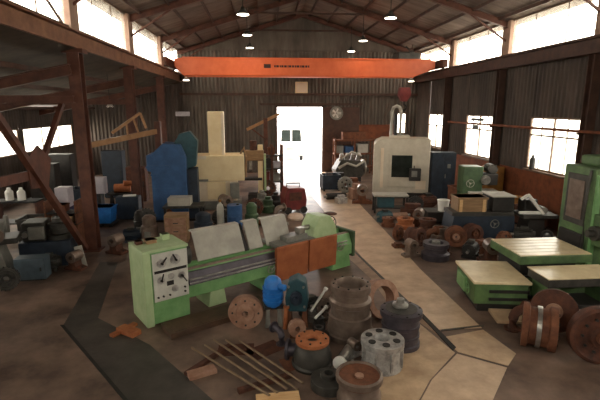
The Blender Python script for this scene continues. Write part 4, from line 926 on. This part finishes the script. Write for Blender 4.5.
single('bundle', 'brown wrapped bundle on a dark trestle in the side aisle', 'bundle', MB().cyl((-.35, 0, .2), (.35, .1, .2), .2, n=18).cyl((.1, -.1, .45), (.5, .1, .4), .12, n=14), M_orust, (q[0], 20.5, q[2] - .3), smooth=True)
tr_ = thing('trestle', 'dark trestle under the brown bundle in the side aisle', 'trestle', (q[0], 20.5, 0))
MB().bx(-.6, .6, -.3, .3, q[2] - .38, q[2] - .305).build('trestle_top', M_dark, tr_)
for x in (-.5, .5): MB().prism([(-.28, 0), (-.2, 0), (.04, q[2] - .38), (-.04, q[2] - .38)], x - .04, x + .04, 'yz').prism([(.2, 0), (.28, 0), (.04, q[2] - .38), (-.04, q[2] - .38)], x - .04, x + .04, 'yz').build('leg', M_dark, tr_)
# tan jib boom off the second column
a = E(86, 146, 17.0); b = E(158, 131, 19.0); cpt = E(140, 113, 18.5)
bj = thing('jib_boom', 'tan lattice jib boom reaching out beside the second red column', 'jib', (b[0], b[1], 0))
R_ = lambda p: (p[0] - b[0], p[1] - b[1], p[2])
MB().bar(R_(a), R_(b), .16, .2).build('boom', M_boom, bj)
MB().bar(R_(E(112, 133, 17.7)), R_(cpt), .08, .1).bar(R_(cpt), R_(E(146, 128, 18.7)), .07, .08).bar(R_(E(126, 122, 18.1)), R_(E(128, 136, 18.15)), .05, .06).bar(R_(E(133, 118, 18.3)), R_(E(139, 134, 18.5)), .05, .06).build('lattice', M_boom, bj)
MB().bx(-.12, .12, -.12, .12, 0, b[2] + .4).build('mast', M_brownred, bj)
sl_ = E(110, 107, 20.0)
t = thing('side_lamp', 'small lit lamp hanging in the side aisle beyond the near red column', 'lamp', (sl_[0], 20.0, sl_[2]))
MB().rev([(.04, .2), (.16, 0), (.14, 0), (.03, .18)], n=20, closed=True).build('lamp_shade', M_ltgrey, t, smooth=True)
MB().cyl((0, 0, .0), (0, 0, .04), .13, n=20).build('lens', M_lamp, t)
MB().cyl((0, 0, .18), (0, 0, 6.2 - (XL + .1 - sl_[0]) * .239 - sl_[2] - .02), .012, n=8).build('stem', M_dark, t)
d = bpy.data.lights.new('bulb', 'POINT'); d.energy = 25; d.color = (1, .85, .65); d.shadow_soft_size = .12
o = bpy.data.objects.new('bulb', d); COL.objects.link(o); o.parent = t; o.location = (0, 0, -.15)
q = E(181, 114, 24.5)
single('sign_plate', 'small pale sign plate high on the third red column left of the cream column', 'sign', MB().bx(-.38, .38, -.02, .02, -.12, .12), M_lavender, (q[0], 25.0, q[2]))

# white van seen through the doorway
va = thing('van', 'white van parked in the bright yard beyond the doorway', 'van', (2.55, 39.5, -.2)); va.scale = (1.15, 1.15, 1.3)
MB().prism([(-1.0, .4), (1.0, .4), (1.02, 1.2), (.9, 2.3), (.8, 2.5), (-.8, 2.5), (-.9, 2.3), (-1.02, 1.2)], 0, 4.5, 'xz').build('van_body', M_bright, va, .06)
MB().prism([(-.8, 1.35), (-.06, 1.35), (-.06, 2.15), (-.72, 2.15)], -.02, 0, 'xz').prism([(.06, 1.35), (.8, 1.35), (.72, 2.15), (.06, 2.15)], -.02, 0, 'xz').build('rear_window', M_screen, va)
MB().bx(-.4, .4, -.04, 0, .7, .95).build('number_plate', M_grey, va)
for x in (-.85, .85):
    for y in (.8, 3.6): MB().cyl((x - .12, y, .34), (x + .12, y, .34), .34, n=24).build('wheel', M_rubber, va, smooth=True)

# ------------------------------------------------------------------ more loose machine parts
bp_.scale = (1.12, 1.12, 1.3); gb.scale = (1.05, 1.0, 1.22)
def motor(loc, rz, m, label, s=1.0, name='electric_motor', cat='motor'):
    t = thing(name, label, cat, loc, rz)
    MB().cyl((-.3 * s, 0, .3 * s), (.3 * s, 0, .3 * s), .22 * s, n=24).cyl((.3 * s, 0, .3 * s), (.38 * s, 0, .3 * s), .18 * s, n=24).build('motor_body', m, t, smooth=True)
    f = MB()
    for k in range(14):
        a = 2 * PI * k / 14; f.box(0, .235 * s * math.cos(a), .3 * s + .235 * s * math.sin(a), .5 * s, .012 * s, .05 * s, rx=a + PI / 2)
    f.build('cooling_fin', m, t)
    MB().cyl((-.5 * s, 0, .3 * s), (-.3 * s, 0, .3 * s), .05 * s, n=14).build('shaft', M_steel, t, smooth=True)
    MB().bx(-.1 * s, .15 * s, -.1 * s, .1 * s, .5 * s, .62 * s).build('terminal_box', M_darkgrey, t, .01)
    for x in (-.2, .2): MB().bx((x - .05) * s, (x + .05) * s, -.24 * s, .24 * s, 0, .1 * s).build('foot', m, t, .005)
    return t
def gear_up(loc, rz, r, m, label, tilt=82, teeth=22, w=.14):
    t = thing('gear_wheel_blank', label, 'gear', (loc[0], loc[1], r + .005)); t.rotation_euler = (math.radians(tilt), 0, rz)
    b = MB().rev([(r * .25, -w / 2), (r * .93, -w / 2), (r * .93, w / 2), (r * .75, w / 2), (r * .7, w * .25), (r * .38, w * .25), (r * .34, w * .8), (r * .25, w * .8)], n=44, closed=True)
    for k in range(teeth):
        a = 2 * PI * k / teeth; b.box(r * .96 * math.cos(a), r * .96 * math.sin(a), 0, r * .1, r * .1, w, rz=a)
    b.build('gear_body', m, t)
    for k in range(5):
        a = 2 * PI * k / 5
        MB().cyl((r * .54 * math.cos(a), r * .54 * math.sin(a), w * .2), (r * .54 * math.cos(a), r * .54 * math.sin(a), w * .3), r * .12, n=16).build('bore', M_dark, t)
    return t
def bracket(loc, rz, m, label, s=1.0):
    t = thing('cast_bracket', label, 'casting', loc, rz)
    MB().prism([(-.4 * s, 0), (.4 * s, 0), (.4 * s, .1 * s), (.15 * s, .16 * s), (.12 * s, .5 * s), (-.15 * s, .5 * s), (-.18 * s, .16 * s), (-.4 * s, .1 * s)], -.2 * s, .2 * s, 'xz').build('bracket_body', m, t, .012)
    MB().rev([(.1 * s, -.25 * s), (.22 * s, -.25 * s), (.22 * s, .25 * s), (.1 * s, .25 * s)], (0, 0, .55 * s), (0, -1, 0), 28, closed=True).build('bearing_bore', M_steel2, t, smooth=True)
    for x in (-.32, .32): MB().cyl((x * s, 0, .1 * s), (x * s, 0, .15 * s), .035 * s, n=6).build('bolt', M_dark, t)
    return t
def elbow(loc, rz, m, label, s=1.0):
    t = thing('pipe_elbow', label, 'pipe', loc, rz)
    pts = [(0, 0, .04 * s), (0, 0, .3 * s)] + [(.2 * s - .2 * s * math.cos(a), 0, .3 * s + .2 * s * math.sin(a)) for a in (.4, .8, 1.2, 1.57)] + [(.42 * s, 0, .5 * s)]
    MB().tube(pts, .12 * s, 18).build('pipe_body', m, t, smooth=True)
    MB().cyl((0, 0, 0), (0, 0, .05 * s), .2 * s, n=24).build('flange', m, t, smooth=True); MB().cyl((.42 * s, 0, .5 * s), (.47 * s, 0, .5 * s), .2 * s, n=24).build('flange', m, t, smooth=True)
    return t
def roller(loc, rz, L, r, m, label):
    t = thing('steel_roller', label, 'roller', (loc[0], loc[1], loc[2] + r), rz)
    MB().cyl((-L / 2, 0, 0), (L / 2, 0, 0), r, n=26).build('roller_body', m, t, smooth=True)
    for e in (-1, 1): MB().cyl((e * L / 2, 0, 0), (e * (L / 2 + .15), 0, 0), r * .45, n=18).build('journal', M_steel, t, smooth=True)
    return t
def stand_bin(loc, rz, w, d, h, m, label):
    t = thing('scrap_bin', label, 'bin', loc, rz)
    MB().bx(-w / 2, w / 2, -d / 2, -d / 2 + .03, .1, h).bx(-w / 2, w / 2, d / 2 - .03, d / 2, .1, h).bx(-w / 2, -w / 2 + .03, -d / 2, d / 2, .1, h).bx(w / 2 - .03, w / 2, -d / 2, d / 2, .1, h).bx(-w / 2, w / 2, -d / 2, d / 2, .1, .14).build('bin_body', m, t)
    MB().bx(-w / 2 - .03, w / 2 + .03, -d / 2 - .03, -d / 2, h - .08, h).bx(-w / 2 - .03, w / 2 + .03, d / 2, d / 2 + .03, h - .08, h).bx(-w / 2 - .03, -w / 2, -d / 2 - .03, d / 2 + .03, h - .081, h + .001).bx(w / 2, w / 2 + .03, -d / 2 - .03, d / 2 + .03, h - .081, h + .001).build('rim', m, t)
    for x in (-w / 2 + .08, w / 2 - .08): MB().bx(x - .04, x + .04, -d / 2, d / 2, 0, .1).build('skid', M_dark, t)
    MB().rev([(0, .12), (min(w, d) * .46, .12), (min(w, d) * .42, h * .8), (min(w, d) * .2, h * .95), (0, h * .98)], n=14).build('swarf', M_rustdk, t)['kind'] = 'stuff'
    return t
# behind the lathe
motor(G(131, 241), .3, M_navy, 'navy electric motor behind the green headstock, nearest the red column', .8)
bracket(G(117, 253), -.4, M_rustdk, 'dark rust bracket with a bore on the floor left of the navy motor', .8)
gear_up(G(146, 230), .5, .42, M_darkgrey, 'dark gear standing on edge behind the grey brown round housing')
elbow(G(178, 228), 2.6, M_rust, 'rust pipe elbow between tan cabinet and grey chip guards', 1.0)
motor(G(223, 226), -.4, M_darkgrey, 'dark grey motor before the cream vertical lathe base', 1.1)
bracket(G(226, 214), .5, M_dark, 'black bracket casting before the right end of the cream vertical lathe', 1.1)
gear_up(G(255, 216), -.3, .38, M_rustdk, 'dark rust gear on edge between blue barrel and red welding set')
roller(G(270, 226), -.3, 1.2, .14, M_rust, 'rust roller lying on the floor beyond the grey chip guards')
elbow(G(276, 219), .6, M_steel2, 'grey brown pipe elbow right behind the third chip guard', .9)
# right hand castings
elbow(G(447, 254), 2.4, M_rustdk, 'dark rust pipe elbow right beside the bluish grey casting', .7)
bracket(G(411, 256), .2, M_steel2, 'grey brown bracket left of the bluish grey casting', .7)
motor(G(470, 257), .9, M_dark, 'black motor among the castings before the tan wooden box', .9)
gear_up(G(398, 240), .7, .26, M_rust, 'small rust gear on edge at the aisle side of the castings')
bracket(G(418, 226), -.5, M_rust, 'rust bracket casting before the black crate', .9)
motor(G(384, 222), .4, M_teal, 'teal motor on the floor before the steel bench', .85)
roller(G(392, 219), .15, 1.3, .13, M_rustpink, 'pinkish roller lying along the front of the steel bench')
gear_up(G(415, 212), -.2, .36, M_dark, 'black gear on edge between steel bench and black crate')
elbow(G(427, 243), .3, M_rust, 'rust pipe elbow behind the bluish grey casting', .8)
bracket(G(490, 262), -.2, M_rustdk, 'dark rust bracket behind the low green bed by the aisle', .9)
gear_up(G(503, 252), .4, .34, M_rust, 'rust gear on edge behind the tan work table, left end')
motor(G(522, 243), -.5, M_darkgrey, 'dark grey motor behind the tan work table, middle', .95)
elbow((8.9, 12.7, 0), .9, M_dark, 'black pipe elbow behind the tan work table, right end', .9)
stand_bin((10.2, 15.6, 0), 1.57, 1.1, .7, .8, M_rustdk, 'rusty scrap bin against the dado behind the boring mill table')
gear_up(G(505, 222), .2, .4, M_dark, 'black gear on edge between navy bed and white lever machine')
stand_bin(G(462, 206), .1, 1.1, .8, .95, M_rust, 'rusty scrap bin beyond the navy bed, before the black cabinet')
motor(G(426, 209), .3, M_rustdk, 'dark rust motor beside the black cabinet foot', 1.2)
# around the doorway
stand_bin(G(330, 190), .1, 1.0, .8, .9, M_navy, 'navy scrap bin at the aisle edge right of the doorway')
gear_up(G(345, 193), .3, .45, M_grey, 'grey gear standing on edge before the engine')
bracket(G(362, 203), -.2, M_rust, 'rust bracket casting by the left corner of the white machining centre', 1.2)
roller(G(336, 199), .2, 1.0, .16, M_dark, 'black roller lying at the aisle edge before the navy bin')
gear_up(G(268, 197), .2, .45, M_rustdk, 'large dark gear on edge before the dark pipe rack')
# side aisle
motor(G(50, 270), .3, M_darkgrey, 'dark grey motor on the floor before the stacked gears machine', .8)
gear_up(G(8, 290), .4, .3, M_darkgrey, 'dark gear leaning at the foot of the grey machine, left edge')
bracket(G(76, 269), -.3, M_rustdk, 'rust dark bracket on the floor left of the near red column', .7)
stand_bin((-7.6, 15.2, 0), .1, 1.1, .8, .9, M_darkgrey, 'dark scrap bin behind the grey machine in the side aisle')
motor((-6.5, 15.9, 0), .2, M_rustdk, 'dark rust motor behind the gear machine, before the blue tub', 1.2)
stand_bin((-7.7, 19.6, 0), .1, 1.2, .9, 1.1, M_navy, 'navy scrap bin behind the blue tub in the side aisle')
elbow((-8.7, 13.6, 0), .4, M_grey, 'grey pipe elbow standing behind the grey machine', 1.8)
# foreground
elbow((.3, 7.8, 0), 2.2, M_dkturned, 'violet grey pipe elbow beside the orange flanged casting', .55)
gear_up((1.3, 8.75, 0), .3, .24, M_steel2, 'grey brown small gear on edge behind the tall steel ring, left', 80)
bracket((1.62, 7.3, 0), .5, M_silver, 'silver small bracket left of the silver gear housing', .42)
motor((.98, 8.98, 0), .5, M_dark, 'black motor under the rust brown apron covers, right side', .75)
elbow((5.1, 8.0, 0), .3, M_rustdk, 'dark rust pipe elbow behind the coupling drum by the green bed', .8)
# on the window ledges
single('oil_can', 'black can standing on the sill of the wide right window', 'can', MB().rev([(0, 0), (.11, 0), (.11, .42), (.05, .5), (.05, .58), (0, .58)], n=18), M_dark, (XR - .09, 16.95, 2.06), smooth=True)
single('lamp_bracket', 'dark bracket box fixed before the upper half of the middle window', 'bracket', MB().bx(-.05, .05, -.6, .6, 0, .14).bx(-.05, .05, -.1, .35, -.42, -.2), M_dark, (XR - .2, 21.7, 3.86))

# ------------------------------------------------------------------ daylight
w = bpy.data.worlds.new('world'); scene.world = w; w.use_nodes = True
nt = w.node_tree; bg = nt.nodes['Background']
SKY = 9.0
tc = nt.nodes.new('ShaderNodeTexCoord'); sx = nt.nodes.new('ShaderNodeSeparateXYZ'); rp = nt.nodes.new('ShaderNodeValToRGB')
nt.links.new(tc.outputs['Generated'], sx.inputs[0]); nt.links.new(sx.outputs['Z'], rp.inputs['Fac'])
rp.color_ramp.elements[0].color = (1.0, .92, .86, 1); rp.color_ramp.elements[1].color = (.97, .97, .97, 1)
nt.links.new(rp.outputs['Color'], bg.inputs['Color']); bg.inputs['Strength'].default_value = SKY
def portal(cx, cy, cz, sx, sy, rot):
    d = bpy.data.lights.new('daylight_portal', 'AREA'); d.shape = 'RECTANGLE'; d.size = sx; d.size_y = sy
    d.cycles.is_portal = True
    o = bpy.data.objects.new('daylight_portal', d); COL.objects.link(o); o.location = (cx, cy, cz); o.rotation_euler = rot
Ly = YE - YB; ym = (YE + YB) / 2; zc = (ZC0 + ZC1) / 2
portal(XR + .1, ym, zc, ZC1 - ZC0, Ly, (0, math.radians(90), 0))
portal(XL - .1, ym, zc, ZC1 - ZC0, Ly, (0, math.radians(-90), 0))
for a, b in wins[:4]: portal(XR + .1, (a + b) / 2, 3.1, 2.1, b - a, (0, math.radians(90), 0))
portal((DX0 + DX1) / 2, YE + .15, DZ / 2, DX1 - DX0, DZ, (math.radians(-90), 0, 0))
portal((XL + XR) / 2, YB - .15, 7.3, XR - XL - 1, 1.7, (math.radians(90), 0, 0))  # sky light through the window strip added behind the viewer
portal(XO - .1, ym, 2.9, 1.25, Ly, (0, math.radians(-90), 0))

scene.view_settings.view_transform = 'Standard'; scene.view_settings.look = 'None'
scene.view_settings.exposure = 0.85; scene.view_settings.gamma = 1.0; scene.view_settings.use_curve_mapping = False
scene.cycles.use_denoising = True
scene.cycles.max_bounces = 8; scene.cycles.diffuse_bounces = 5; scene.cycles.transparent_max_bounces = 12
scene.cycles.caustics_reflective = False; scene.cycles.caustics_refractive = False
scene.cycles.sample_clamp_indirect = 6
